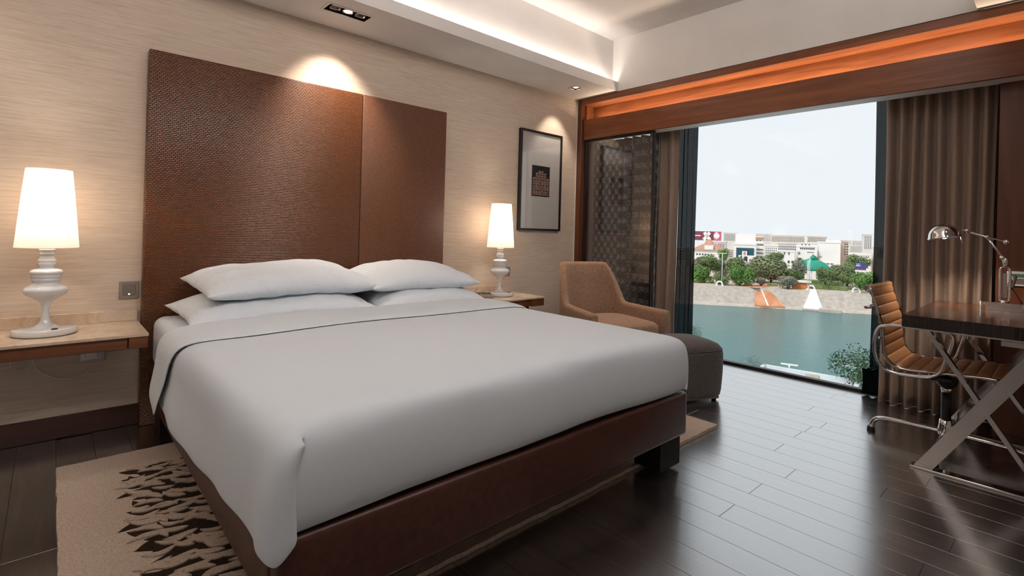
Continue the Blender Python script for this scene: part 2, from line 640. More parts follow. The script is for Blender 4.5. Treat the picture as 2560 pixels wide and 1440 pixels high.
# ------------------------------------------------------------------ curtains
def curtain(name, label, m, y0, y1, xc, z0, z1, folds, amp, seed, gather=0, pinch=False, cat='curtain', flat_to=None, drift=0, parent=None, th=.003):
    rnd = random.Random(seed)
    ny, nz = folds*14, 26
    ph = [rnd.uniform(-.5, .5) for _ in range(folds+2)]
    am = [rnd.uniform(.7, 1.15) for _ in range(folds+2)]
    rows = []
    for j in range(nz+1):
        t = j/nz                      # 0 bottom, 1 top
        z = z0+(z1-z0)*t
        row = []
        for i in range(ny+1):
            s = i/ny
            q = s*folds
            k0 = int(min(q, folds-1e-6))
            w = q-k0
            a = amp*(am[k0]*(1-w)+am[k0+1]*w)
            p = ph[k0]*(1-w)+ph[k0+1]*w
            spread = 1-.45*t if pinch else 1
            a *= spread
            sw = math.sin(2*PI*(q+.12*p+.05*math.sin(5*t+seed)))
            off = a*(sw if not pinch else (abs(sw)**.75)*(1 if sw > 0 else -1))
            if pinch and t > .93:
                off += .016*math.sin(2*PI*q*3)*(t-.93)/.07
            if flat_to is not None:
                fade = min(1, max(0, (flat_to-s)/.06+.5)) if flat_to < 1 else 1
                off *= .06+.94*fade
            y = y0+(y1-y0)*s + drift*(1-t)*(1-s) + .006*math.sin(9*s+4*t)
            row.append((xc+off, y, z))
        rows.append(row)
    o = B().grid(rows).obj(name, m, parent)
    md = o.modifiers.new('cloth', 'SOLIDIFY')
    md.thickness = th
    md.offset = 0
    if label:
        tag(o, label, cat)
    return o
curtain('damask_curtain', 'silver grey damask curtain behind the tinted glass panel', M['damask'], 2.74, 3.53, 4.44, .02, 2.18, 8, .045, 3, flat_to=.55)
curtain('drape', 'taupe drape bunched between the tinted glass and the dark sheer, behind the armchair', M['drape'], 2.575, 2.90, 4.540, .0012, 2.44, 3, .045, 11, pinch=True)
t = curtain('sheer_curtain', 'dark teal sheer gathered behind the armchair and ottoman', M['sheer'], 2.445, 2.64, 4.655, .015, 2.45, 4, .022, 5, th=.001)
t = curtain('drape', 'taupe pinch-pleated drape hanging behind the desk chair', M['drape'], 0.338, .925, 4.565, .0012, 2.44, 8, .062, 23, pinch=True)
sh = curtain('sheer_curtain', 'dark teal sheer bunched at the window edge behind the desk chair', M['sheer'], .87, 1.01, 4.660, .20, 2.45, 3, .022, 8, drift=.05, th=.001)
sh2 = curtain('hem_band', None, M['sheer_hem'], .905, 1.06, 4.660, .012, .20, 3, .022, 8, th=.001, parent=sh)
b = B()
b.box((4.545, .34, 2.445), (4.585, 2.9, 2.462))
tag(b.obj('curtain_rail', M['white_trim']), 'slim curtain rail running above the taupe drapes', 'rail')

# ------------------------------------------------------------------ headboard
h = thing('headboard', 'tall brown headboard panel with woven left part and smooth leather right part', 'headboard', (1.43, 3.58, 0))
B().box((.40-1.43, -.038, 0), (1.706-1.43, .038, 2.163), .006, 2).obj('woven_panel', M['weave'], h)
B().box((1.712-1.43, -.038, 0), (2.466-1.43, .038, 2.163), .006, 2).obj('smooth_panel', M['leather'], h)
B().box((1.704-1.43, -.030, 0), (1.714-1.43, .036, 2.158)).obj('seam_strip', M['bed_leather'], h)

# ------------------------------------------------------------------ bed
bx0, bx1, by0, by1 = .435, 2.425, 1.29, 3.53
bed = thing('bed_frame', 'low dark brown leather bed frame on black block legs', 'bed', ((bx0+bx1)/2, (by0+by1)/2, 0))
def loc(o):
    return Vector(o.location)
def lbox(b, o, a, c, bev=0, seg=1):
    p = o.location
    return b.box([a[i]-p[i] for i in range(3)], [c[i]-p[i] for i in range(3)], bev, seg)
lbox(B(), bed, (bx0, by0, .167), (bx1, by0+.075, .384), .018, 3).obj('foot_rail', M['bed_leather'], bed)
lbox(B(), bed, (bx0, by0+.076, .167), (bx0+.07, by1, .384), .018, 3).obj('side_rail', M['bed_leather'], bed)
lbox(B(), bed, (bx1-.07, by0+.076, .167), (bx1, by1, .384), .018, 3).obj('side_rail', M['bed_leather'], bed)
lbox(B(), bed, (bx0+.07, by0+.076, .20), (bx1-.07, by1, .352), 0).obj('divan_base', M['boxtop'], bed)
lm = B().box((-.09, -.075, 0), (.09, .075, .1665), .003).mesh('leg')
lm.materials.append(M['black_leg'])
for x, y in ((bx1-.12, 1.385), (bx0+.16, 1.42), (bx1-.12, 3.38), (bx0+.12, 3.38)):
    inst(lm, 'leg', None, bed, (x-bed.location.x, y-bed.location.y, .0225 if 1.36 < y < 3.1 else 0), scale=(1, 1, .865 if 1.36 < y < 3.1 else 1))
def superbox(x0, x1, y0, y1, z0, z1, r, n=10, nx=24, puff=0):
    """rounded mattress-like box"""
    b = bmesh.new()
    bmesh.ops.create_cube(b, size=1)
    for v in b.verts:
        v.co = Vector(((x0+x1)/2+v.co.x*(x1-x0), (y0+y1)/2+v.co.y*(y1-y0), (z0+z1)/2+v.co.z*(z1-z0)))
    bmesh.ops.bevel(b, geom=list(b.edges), offset=r, segments=6, profile=.5, affect='EDGES')
    return b
tag(B().bm(superbox(.445, 2.412, 1.375, 3.50, .354, .635, .055), True).obj('mattress', M['sheet']), 'thick white sheeted mattress lying in the brown bed frame', 'mattress')

# duvet: top with rolled edges, tucked at the foot, hanging over the left side
def sm(t):
    t = max(0, min(1, t))
    return t*t*(3-2*t)
def crosspath(y, foot):
    """polyline in (x,z) from left hem over the top to the right edge for a given y"""
    w = .006*math.sin(7*y)+.004*math.sin(17*y+1)
    top = .668
    hem = .318+.03*sm((2.0-y)/.7)+.010*math.sin(5*y)
    xh = .402-.012*math.sin(3.1*y)+w
    P = [(xh, hem), (xh-.002, hem+.06), (.408+w*.6, .47), (.410+w*.3, .56), (.420, .612), (.445, .645), (.49, .662), (.56, top)]
    for i in range(1, 16):
        x = .56+(2.28-.56)*i/15
        P.append((x, top+.012*math.sin(PI*(x-.5)/1.9)+.003*math.sin(6*x+3*y)))
    P += [(2.34, .664), (2.385, .648), (2.412, .615), (2.421, .56), (2.424, .48), (2.425, .42), (2.418, .386)]
    return P
rows = []
ys = [2.84-.02*i for i in range(0, 8)]+[2.66-.07*i for i in range(0, 18)]+[1.43, 1.39]
for y in ys:
    rows.append([(x, y, z) for x, z in crosspath(y, 0)])
base = crosspath(1.39, 1)
nb = len(base)
SPL = 6
du = thing('duvet', 'smooth white duvet tucked in at the foot and hanging over the bed side', 'duvet', (1.43, 2.1, .64))
DL = Vector((1.43, 2.1, .64))
def shifted(rows, d):
    return [[tuple(Vector(p)-d) for p in r] for r in rows]
cov = B()
cov.grid(shifted(rows, DL))
# foot: rolls over the edge and drops to the rail
frows = [[(x, 1.39, z) for x, z in base[SPL:]]]
for (yy, dz) in ((1.350, -.004), (1.322, -.013), (1.304, -.030), (1.294, -.056), (1.289, -.10), (1.287, -.15), (1.289, -.20), (1.294, -.240), (1.303, -.268), (1.320, -.280)):
    row = []
    for i, (x, z) in enumerate(base[SPL:]):
        t = max(0, min(1, (-dz-.035)/.12))
        xx = x
        if i == 0:
            xx = x+(.452-x)*t
        elif i == 1:
            xx = x+(.50-x)*t
        q = i+SPL-(nb-7)
        zt = .668
        if q >= 0:
            # right hand corner: the side sheet is drawn round the corner
            zz = min(z, zt+dz)
            xx = x-.006*min(1, -dz/.05)
        else:
            zz = z+dz
        zz = max(.388+.004*math.sin(19*x), zz)
        bul = .004*math.sin(8*x)+.002*math.sin(23*x+2)
        row.append((xx, yy+(bul if dz < -.04 else 0), zz))
    frows.append(row)
cov.grid(shifted(frows, DL))
# side sheet: continues past the corner and wraps it as a loose hanging fold
srows = [[(x, 1.39, z) for x, z in base[:SPL+1]]]
for (yy, sx, dr) in ((1.352, .000, .0), (1.318, .002, .004), (1.292, .012, .010), (1.277, .030, .016), (1.270, .052, .020), (1.273, .072, .022), (1.284, .082, .022)):
    row = []
    for i, (x, z) in enumerate(base[:SPL+1]):
        u_ = i/SPL                       # 0 hem, 1 top edge
        xx = x-.012*(1-u_)+sx*(1-.35*u_)
        zz = z-dr*(u_**3)*1.2 + (.018 if i == 0 else .006)*sx/.082*(1-u_)
        zz -= .03*(1-u_)*math.sin(PI*min(1, sx/.06))*(1 if i < 2 else .3)
        g_ = min(1, (1.39-yy)/.105)
        P0_ = Vector((xx, yy+.010*(1-u_)*(sx/.08), zz))
        zb_ = base[SPL][1]
        P1_ = Vector(((.49, 1.350, zb_-.004), (.49, 1.322, zb_-.013), (.49, 1.304, zb_-.030), (.488, 1.297, zb_-.040), (.487, 1.294, zb_-.046), (.487, 1.292, zb_-.050), (.487, 1.292, zb_-.052))[len(srows)-1])
        row.append(tuple(P0_.lerp(P1_, u_**3)))
    srows.append(row)
cov.grid(shifted(srows, DL))
o = cov.obj('cover', M['sheet'], du)
bm_ = bmesh.new()
bm_.from_mesh(o.data)
bmesh.ops.remove_doubles(bm_, verts=bm_.verts, dist=.0006)
bmesh.ops.recalc_face_normals(bm_, faces=bm_.faces)
bm_.to_mesh(o.data)
bm_.free()
md = o.modifiers.new('thickness', 'SOLIDIFY')
md.thickness = .010
md.offset = 0
md = o.modifiers.new('smooth', 'SUBSURF')
md.levels = md.render_levels = 2
# turned-back cuff near the pillows
rows = []
for j in range(11):
    t = j/10
    y = 2.852-.43*t
    P = crosspath(y, 0)
    row = []
    for i, (x, z) in enumerate(P):
        lift = .016*math.sin(PI*min(1, t*1.02))**.35+.005
        if i < 7:
            # the loose end leans back towards the headboard and ends in a point
            dn = (7-i)/7
            row.append((x-.012-.006*dn, y+dn*(.10*(1-t)+.24*t)+.02*dn, z+.004-.03*dn*(1-abs(2*t-1))))
        else:
            row.append((x+(.010 if i > nb-6 else 0), y, z+lift))
    rows.append(row)
o = B().grid(shifted(rows, DL)).obj('turned_cuff', M['sheet'], du)
md = o.modifiers.new('thickness', 'SOLIDIFY')
md.thickness = .008
md.offset = 1
md = o.modifiers.new('smooth', 'SUBSURF')
md.levels = md.render_levels = 1

# pillows
def pillow(label, c, hw, hd, th, rx, rz, seed, sag=0):
    rnd = random.Random(seed)
    nu, nv = 34, 22
    a = [rnd.uniform(-1, 1) for _ in range(8)]
    def surf(sg):
        rows = []
        for j in range(nv+1):
            v = -1+2*j/nv
            row = []
            for i in range(nu+1):
                u_ = -1+2*i/nu
                # edges bow inwards so that the corners become points
                x = u_*hw*(1-.055*(1-v*v)*abs(u_)**3)
                y = v*hd*(1-.085*(1-u_*u_)*abs(v)**3)
                f = max(0, (1-abs(u_)**3.0))**.62*max(0, (1-abs(v)**2.6))**.60
                z = sg*th*.5*f*(1 if sg > 0 else .75)
                z += .007*f*math.sin(4*u_+3*v*a[0]+a[1]*6)+.006*f*math.sin(9*u_*a[2]+7*v+a[3]*5)
                cr = max(0, abs(u_)-.25)*f
                z += .020*cr*math.sin(15*v+5*a[4]+3*u_)+.006*f*abs(v)*math.sin(21*u_+4*a[5]+6*v)
                z -= sag*(u_*u_)*.5
                row.append((x, y, z))
            rows.append(row)
        return rows
    b = B()
    b.grid(surf(1))
    b.grid(surf(-1))
    me = b
    o = me.obj('pillow', M['pillow'])
    bm_ = bmesh.new()
    bm_.from_mesh(o.data)
    bmesh.ops.remove_doubles(bm_, verts=bm_.verts, dist=.0004)
    bmesh.ops.recalc_face_normals(bm_, faces=bm_.faces)
    bm_.to_mesh(o.data)
    bm_.free()
    md = o.modifiers.new('smooth', 'SUBSURF')
    md.levels = md.render_levels = 1
    o.location = c
    o.rotation_euler = (rx, 0, rz)
    return tag(o, label, 'pillow', 'pillows stacked in two pairs on the bed')
pillow('white pillow lying under another one in front of the woven headboard panel', (1.010, 3.150, .700), .525, .33, .20, .04, .02, 1, .03)
pillow('white pillow lying under another one in front of the smooth leather panel', (1.935, 3.110, .700), .430, .32, .20, .04, -.02, 2, .03)
pillow('top pillow of the stack in front of the woven headboard panel', (1.070, 3.190, .842), .505, .33, .215, .07, .03, 3, .04)
pillow('top pillow of the stack in front of the smooth leather panel', (1.915, 3.160, .834), .425, .32, .21, .07, -.03, 4, .04)

# ------------------------------------------------------------------ rug
RX0, RX1, RY0, RY1 = .045, 3.075, 1.44, 3.13
rg = thing('rug', 'beige carved pile rug with dark brown leaf pattern under the bed', 'rug', ((RX0+RX1)/2, (RY0+RY1)/2, 0))
rnd = random.Random(4)
poly = []
def edge(a, c, n):
    for i in range(n):
        t = i/n
        poly.append((a[0]+(c[0]-a[0])*t+rnd.uniform(-.003, .003)-rg.location.x, a[1]+(c[1]-a[1])*t+rnd.uniform(-.003, .003)-rg.location.y))
edge((RX0, RY0), (RX1, RY0), 90)
edge((RX1, RY0), (RX1, RY1), 50)
edge((RX1, RY1), (RX0, RY1), 90)
edge((RX0, RY1), (RX0, RY0), 50)
B().prism(poly, .001, .020).obj('pile', M['rug'], rg)
def leaf_mesh(name, L, Wd, z0, z1, m, bend=.1):
    n = 7
    up, lo = [], []
    for i in range(n+1):
        t = i/n
        w = Wd*math.sin(PI*t**.8)**.8
        c = bend*L*math.sin(PI*t)
        up.append((L*t, c+w/2))
        lo.append((L*t, c-w/2))
    p = up+lo[::-1][1:-1]
    me = B().prism(p, z0, z1).mesh(name)
    me.materials.append(m)
    return me
dk = [leaf_mesh('dark_leaf', .15, .060, .0195, .0212, M['rug_dark'], b_) for b_ in (-.15, .12, .25)]
lt = [leaf_mesh('light_leaf', .125, .033, .0195, .0260, M['rug_leaf'], b_) for b_ in (-.18, .1, .22)]
def leaf_angle(x, y):
    return PI-.30+rnd.uniform(-.65, .65)
nd_, nl_ = 0, 0
def place_leaf(me, name, x, y, a, s, z=0):
    inst(me, name, None, rg, (x-rg.location.x, y-rg.location.y, z), (0, 0, a), (s, s, 1))
# dark ground: a field with a ragged border of dark leaf ends
rx_, ry_ = rg.location.x, rg.location.y
bp = [(.95-rx_, RY0+.05-ry_), (.95-rx_, 2.90-ry_)]
for i in range(61):
    t = 1-i/60
    bp.append((.315+.028*math.sin(i*1.9)+.022*math.sin(i*4.3+1)-rx_, RY0+.05+t*(2.90-RY0-.05)-ry_))
B().prism(bp, .0195, .0208).obj('dark_ground', M['rug_dark'], rg)
y = RY0+.06
while y < 2.90:
    place_leaf(rnd.choice(dk), 'dark_leaf', .355+rnd.uniform(-.02, .03), y, PI-.30+rnd.uniform(-.6, .5), rnd.uniform(.55, .95), .0002*rnd.random())
    y += .040
placed = []
tries = 0
while len(placed) < 262 and tries < 9000:
    tries += 1
    x = rnd.uniform(.335, .68)
    y = rnd.uniform(RY0+.06, 2.89)
    if any((x-p)**2+((y-q)*2.4)**2 < .068**2 for p, q in placed):
        continue
    placed.append((x, y))
    place_leaf(rnd.choice(lt), 'light_leaf', x, y, leaf_angle(x, y), rnd.uniform(.62, 1.0), .0003*rnd.random())

# ------------------------------------------------------------------ nightstands
def nightstand(label, x0, x1, yf, z, blk):
    t = thing('nightstand', label, 'nightstand', ((x0+x1)/2, YB, z-.15))
    def bx(name, a, c, m, bev=.002, parent=None):
        return lbox(B(), t, a, c, bev).obj(name, m, parent or t)
    bx('marble_top', (x0, yf, z-.016), (x1, YB-.001, z), M['marble'])
    bx('marble_upstand', (x0 if blk else x0, YB-.022, z), (x1-.002 if blk else x1-.09, YB-.001, z+.062), M['marble'])
    bx('apron', (x0+.01, yf+.02, z-.075), (x1-.085 if blk else x1-.01, YB-.002, z-.017), M['wood_x'])
    if blk:
        bx('end_block', (x1-.082, yf+.008, z-.075), (x1-.003, YB-.002, z-.017), M['wood_x'])
    else:
        bx('end_block', (x1-.16, yf+.004, z-.078), (x1-.006, yf+.018, z-.019), M['wood_x'])
    return t
nightstand('marble topped floating wood shelf beside the woven headboard panel', -1.0, .388, 3.150, .602, True)
ns = nightstand('marble topped wood bedside cabinet beside the picture', 2.475, 3.288, 3.130, .602, False)
c = lbox(B(), ns, (2.50, 3.19, .30), (3.15, YB-.003, .524), .002).obj('cabinet_body', M['wood_x'], ns)
lbox(B(), ns, (2.53, 3.176, .33), (3.12, 3.189, .515), .003).obj('drawer_front', M['wood_x'], ns)

# ------------------------------------------------------------------ table lamps
PROF = [(.118, .0015), (.124, .006), (.124, .029), (.121, .033), (.06, .034), (.042, .040), (.028, .052), (.020, .070), (.0145, .098), (.0135, .128), (.0175, .142), (.028, .163), (.052, .181), (.077, .198), (.0850, .212), (.0852, .222), (.078, .233), (.066, .242), (.052, .252), (.052, .260), (.057, .268), (.057, .273), (.0535, .277), (.0585, .284), (.0585, .289), (.055, .293), (.0635, .301), (.0635, .309), (.058, .317), (.044, .323), (.028, .326), (.0275, .332), (.033, .340), (.0365, .348), (.0365, .352), (.033, .356), (.0365, .362), (.035, .366), (.030, .376), (.027, .384), (.0265, .390), (.0295, .394), (.0295, .398), (.0265, .403), (.0265, .408), (.031, .414), (.031, .419), (.027, .424), (.020, .432), (.012, .434)]
def table_lamp(x, y, label, energy):
    t = thing('table_lamp', label, 'lamp', (x, y, .602), 0, 'white table lamps beside the bed')
    B().lathe(PROF, n=48).obj('turned_base', M['gloss_white'], t)
    b = B()
    b.lathe([(.013, 0), (.013, .004), (.009, .006)], (.035, -.088, .0325), 16)
    b.obj('switch_button', M['black'], t)
    o = B().lathe([(.122, .426), (.1135, .524), (.105, .622), (.0965, .720), (.088, .816)], n=56, caps=False).obj('lamp_shade', M['shade'], t)
    b = B()
    for zz, rr in ((.428, .1215), (.814, .0880)):
        b.tube([(rr*math.cos(2*PI*i/48), rr*math.sin(2*PI*i/48), zz) for i in range(48)], .0016, 6, closed=True)
    b.obj('shade_rim', M['shade'], o)
    B().tube([(0, 0, .43), (0, 0, .56)], .008, 10).obj('lamp_holder', M['gloss_white'], t)
    l = light('table_lamp_light', 'POINT', (0, 0, .655), energy, (1, .86, .72), size=.045)
    l.parent = t
    return t
table_lamp(-.008, 3.392, 'lit white turned table lamp with tapered shade on the marble shelf near the switch plate', 6.5)
table_lamp(2.975, 3.392, 'lit white turned table lamp with tapered shade between headboard and picture', 6.5)

# clock panel on the bedside cabinet
cx, cy = 2.735, 3.375
ck = thing('clock_radio', 'flat champagne control panel with small black buttons on the bedside cabinet', 'control panel', (cx, cy, .6025), -.42)
B().extrude_x([(-.055, 0), (.055, 0), (.055, .032), (-.055, .016)], -.115, .115).obj('case', M['silver'], ck)
B().extrude_x([(.038, .0300), (.0555, .0325), (.0555, .036), (.038, .0330)], -.112, .112).obj('dark_strip', M['black'], ck)
bmsh = B().box((-.008, -.004, 0), (.008, .004, .003), .001).mesh('button')
bmsh.materials.append(M['black'])
for r_ in range(2):
    for i in range(7):
        yy = -.025+r_*.026
        inst(bmsh, 'button', None, ck, (-.088+i*.029, yy, .0205+.0145*(yy+.055)/.11*1.1), (.145, 0, 0))

# ------------------------------------------------------------------ picture
px0, px1, pz0, pz1, pyf = 3.372, 3.965, 1.190, 2.185, YB-.040
pc = thing('picture', 'black framed print of a domed palace front on a wide pale mat', 'picture', ((px0+px1)/2, YB, pz0))
def pb(name, a, c, m, bev=.001, par=None):
    return lbox(B(), pc, a, c, bev).obj(name, m, par or pc)
fwid = .020
pb('frame_bar', (px0, pyf, pz0), (px0+fwid, YB-.001, pz1), M['frame_black'])
pb('frame_bar', (px1-fwid, pyf, pz0), (px1, YB-.001, pz1), M['frame_black'])
pb('frame_bar', (px0+fwid, pyf, pz0), (px1-fwid, YB-.001, pz0+fwid), M['frame_black'])
pb('frame_bar', (px0+fwid, pyf, pz1-fwid), (px1-fwid, YB-.001, pz1), M['frame_black'])
pb('mat_board', (px0+fwid, pyf+.014, pz0+fwid), (px1-fwid, YB-.004, pz1-fwid), M['mat_board'], 0)
qx0, qx1, qz0, qz1 = 3.540, 3.795, 1.535, 1.842
ins_ = pb('print', (qx0, pyf+.0120, qz0), (qx1, pyf+.0141, qz1), M['frame_black'], 0)
M['stone_a'] = plain('print_stone', (.42, .30, .24), .7)
M['stone_b'] = plain('print_orange', (.42, .13, .05), .7)
M['stone_c'] = plain('print_grey', (.20, .17, .16), .7)
b1, b2, b3 = B(), B(), B()
rnd = random.Random(9)
P0 = pc.location
for r_ in range(5):
    for c_ in range(6):
        u0 = qx0+.012+c_*.0395
        z0_ = qz0+.012+r_*.052
        crown = qz1-.045-.075*((c_-2.5)/2.5)**2
        z1_ = min(z0_+.046, crown)
        if z1_-z0_ < .012:
            continue
        yy = pyf+.0108
        def bb(bq, a0, a1, h0, h1, d):
            bq.box((a0-P0.x, yy-d-P0.y, h0-P0.z), (a1-P0.x, yy+.001-P0.y, h1-P0.z))
        bb(b1, u0, u0+.033, z0_, z1_-.008, 0)
        bb(b2 if (r_+c_*2) % 3 else b1, u0+.004, u0+.029, z1_-.008, z1_, .0002)
        if z1_-z0_ > .03:
            bb(b3, u0+.006, u0+.013, z0_+.006, z1_-.012, .0004)
            bb(b2 if rnd.random() < .5 else b3, u0+.018, u0+.027, z0_+.006, z1_-.012, .0004)
b1.obj('printed_bays', M['stone_a'], ins_)
b2.obj('printed_domes', M['stone_b'], ins_)
b3.obj('printed_openings', M['frame_black'], ins_)
pb('glass', (px0+fwid, pyf+.004, pz0+fwid), (px1-fwid, pyf+.006, pz1-fwid), M['pic_glass'], 0)

# ------------------------------------------------------------------ switches, sockets
def plate(name, label, cat, x0, x1, z0, z1, kind):
    t = thing(name, label, cat, ((x0+x1)/2, YB, (z0+z1)/2))
    w, hh = (x1-x0)/2, (z1-z0)/2
    B().box((-w, -.011, -hh), (w, -.001, hh), .002).obj('plate', M['silver'], t)
    if kind == 'switch':
        r_ = B().box((-w*.64, -.015, -hh*.62), (w*.64, -.0105, hh*.62), .0015).obj('rocker', M['taupe'], t)
        B().box((-.004, -.0158, -hh*.50), (.004, -.0148, -hh*.42)).obj('indicator', M['bulb'], r_)
    else:
        B().box((-w*.75, -.014, -hh*.72), (w*.75, -.0105, hh*.72), .0015).obj('insert', M['taupe' if kind == 'dark' else 'gloss_white'], t)
        for i, (sx, sz) in enumerate(((-.35, -.2), (.35, -.2), (0, .35))):
            B().box((sx*w-.004, -.0150, sz*hh-.008), (sx*w+.004, -.0138, sz*hh+.008)).obj('slot', M['black'], t)
    return t
plate('wall_switch', 'square metal switch plate with grey rocker beside the headboard', 'switch', .298, .390, .728, .826, 'switch')
plate('wall_socket', 'small metal socket plate on the wall behind the table lamp', 'socket', 3.215, 3.300, .745, .835, 'dark')
sk = plate('wall_socket', 'white socket with a plugged in plug below the floating shelf', 'socket', .125, .245, .388, .485, 'white')
B().box((-.028, -.045, -.026), (.028, -.0142, .026), .008, 2).obj('plug', M['gloss_white'], sk)
b = B()
b.tube(rounded([(.185, YB-.035, .412), (.175, YB-.035, .335), (.08, YB-.012, .305), (-.02, YB-.012, .36), (-.055, YB-.02, .43), (-.055, YB-.02, .52)], .06), .0028, 8)
tag(b.obj('lamp_cord', M['white_trim']), 'thin pale cord looping from the plug below the shelf', 'cord')
b = B()
b.tube(rounded([(-.06, YB-.02, .52), (-.062, YB-.015, .40), (-.10, YB-.012, .385), (-.135, YB-.015, .41), (-.135, YB-.02, .52)], .03), .0028, 8)
tag(b.obj('lamp_cord', M['white_trim']), 'short pale cord loop dangling below the marble shelf', 'cord')
# climate control on the timber panel
tp = thing('thermostat', 'white wall control with small green display on the timber panel', 'thermostat', (4.43, .212, .967))
B().box((-.014, -.062, -.045), (-.0005, .052, .045), .003).obj('cover', M['gloss_white'], tp)
M['lcd'] = plain('lcd_green', (.09, .20, .16), .3)
B().box((-.0155, -.045, .008), (-.0135, .036, .030)).obj('display', M['lcd'], tp)
B().box((-.0155, -.045, -.034), (-.0135, .036, .002)).obj('key_panel', M['taupe'], tp)

# ------------------------------------------------------------------ ceiling downlights
def downlight(label, hole, lamps, lit):
    a, c_, p, q = hole
    t = thing('downlight', label, 'ceiling light', ((a+c_)/2, (p+q)/2, ZC))
    w, d_ = (c_-a)/2, (q-p)/2
    b = B()
    for (x0, x1, y0, y1) in ((-w-.014, w+.014, -d_-.014, -d_+.002), (-w-.014, w+.014, d_-.002, d_+.014), (-w-.014, -w+.002, -d_, d_), (w-.002, w+.014, -d_, d_)):
        b.box((x0, y0, -.0035), (x1, y1, -.0003))
    b.obj('bezel', M['plaster'], t)
    b = B()
    b.box((-w+.001, -d_+.001, .036), (w-.001, d_-.001, .0385))
    for (x0, x1, y0, y1) in ((-w+.0005, -w+.002, -d_+.001, d_-.001), (w-.002, w-.0005, -d_+.001, d_-.001), (-w+.002, w-.002, -d_+.0005, -d_+.002), (-w+.002, w-.002, d_-.002, d_-.0005)):
        b.box((x0, y0, 0), (x1, y1, .037))
    b.obj('housing', M['black'], t)
    for i, lx in enumerate(lamps):
        R = .036
        o = B().lathe([(R*.75, .034), (R, .020), (R*1.02, .004), (R*.98, .003), (R*.9, .018), (R*.5, .030)], (lx, 0, 0), 24, caps=False).obj('lamp_cup', M['chrome_dark'], t)
        B().lathe([(R*.86, .014), (R*.7, .006), (R*.4, .002), (R*.1, .001)], (lx, 0, 0), 20).obj('lens', M['bulb'] if i in lit else M['black'], o)
    return t
downlight('rectangular recessed spotlight box with three lamps above the headboard', H1, (-.088, 0, .088), (1,))
downlight('small square recessed spotlight above the picture', H2, (0,), (0,))
light('headboard_spot', 'SPOT', (1.465, 3.30, 2.612), 66, (1, .86, .72), aim=(1.50, 3.80, 1.25), size=.03, spot=math.radians(80), blend=.75)
light('picture_spot', 'SPOT', (3.86, 3.33, 2.612), 22, (1, .86, .72), aim=(3.84, 3.75, 1.5), size=.02, spot=math.radians(66), blend=.6)
light('armchair_spot', 'SPOT', (3.86, 3.33, 2.612), 60, (1, .80, .62), aim=(3.55, 2.75, .7), size=.02, spot=math.radians(48), blend=.8)
light('shelf_spot', 'SPOT', (-.75, 3.20, 2.612), 30, (1, .86, .72), aim=(-.6, 3.80, 1.0), size=.05, spot=math.radians(110), blend=1)
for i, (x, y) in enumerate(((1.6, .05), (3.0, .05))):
    light('desk_side_fill', 'SPOT', (x, y, 2.612), 13, SOFT, aim=(x, y+.6, 0), size=.08, spot=math.radians(150), blend=1)  # extra out-of-view spots without fixtures, added as fill light

# ------------------------------------------------------------------ armchair
AZ = math.atan2(-.954, -.3)+PI/2     # faces (-.3,-.954)
ac = thing('armchair', 'brown tweed tub armchair with flared arms in front of the curtains', 'armchair', (3.505, 2.60, 0), AZ)
def plan(t, wgt):
    """U shaped plan, t in -1..1 (one arm front to the other); returns point and outward normal"""
    pts = []
    a = abs(t)
    sg = 1 if t > 0 else -1
    if a > .52:
        k_ = (a-.52)/.48
        x = .300+.055*k_
        y = .14-.47*k_
    else:
        an = (a/.52)*PI/2
        e = .62
        x = .300*(math.sin(an)**e)
        y = .14+.20*(max(0, math.cos(an))**e)
    return Vector((sg*x, y, 0))
def chair_top(t):
    a = abs(t)
    arm = .575-.02*(a-.5)
    return arm+(.915-arm)*(1-sm((a-.315)/.20))
rows_o, rows_i = [], []
nt = 72
cols = []
for i in range(nt+1):
    t = -1+2*i/nt
    p = plan(t, 0)
    d = (plan(min(1, t+.01), 0)-plan(max(-1, t-.01), 0)).normalized()
    nrm = Vector((d.y, -d.x, 0))
    if nrm.dot(p-Vector((0, -.05, 0))) < 0:
        nrm = -nrm
    top = chair_top(t)
    th = .032
    loop = []
    lean = .10*(1-sm((abs(t)-.3)/.25))
    def P(off, z):
        q = p+nrm*off
        k_ = max(0, (z-.45))/.45
        # the back narrows towards its top and leans back
        nar = 1-.14*k_*(1-sm((abs(t)-.3)/.3))
        return (q.x*nar, q.y+lean*k_, z)
    for z in (.12, .25, .38, .50):
        loop.append(P(th, min(z, top-.03)))
    for k_ in range(3):
        z = .50+(top-.03-.50)*(k_+1)/3
        loop.append(P(th, z))
    for k_ in range(1, 6):
        a_ = PI*k_/6
        loop.append(P(th*math.cos(a_), top-.03+.03*math.sin(a_)))
    for k_ in range(3):
        z = top-.03-(top-.03-.50)*(k_)/3
        loop.append(P(-th, z))
    for z in (.50, .38, .25, .12):
        loop.append(P(-th, min(z, top-.03)))
    cols.append(loop)
b = B()
b.grid(cols, True, True)
n_ = len(cols[0])
b.f.append(tuple(range(n_)))
b.sm.append(False)
b.f.append(tuple(nt*n_+q for q in range(n_)))
b.sm.append(False)
o = b.obj('shell', M['tweed'], ac)
bm_ = bmesh.new()
bm_.from_mesh(o.data)
cap_edges = [e for e in bm_.edges if len(e.link_faces) == 2 and any(len(f.verts) > 6 for f in e.link_faces)]
bmesh.ops.bevel(bm_, geom=cap_edges, offset=.014, segments=3, profile=.5, affect='EDGES')
for f in bm_.faces:
    f.smooth = True
bm_.to_mesh(o.data)
bm_.free()
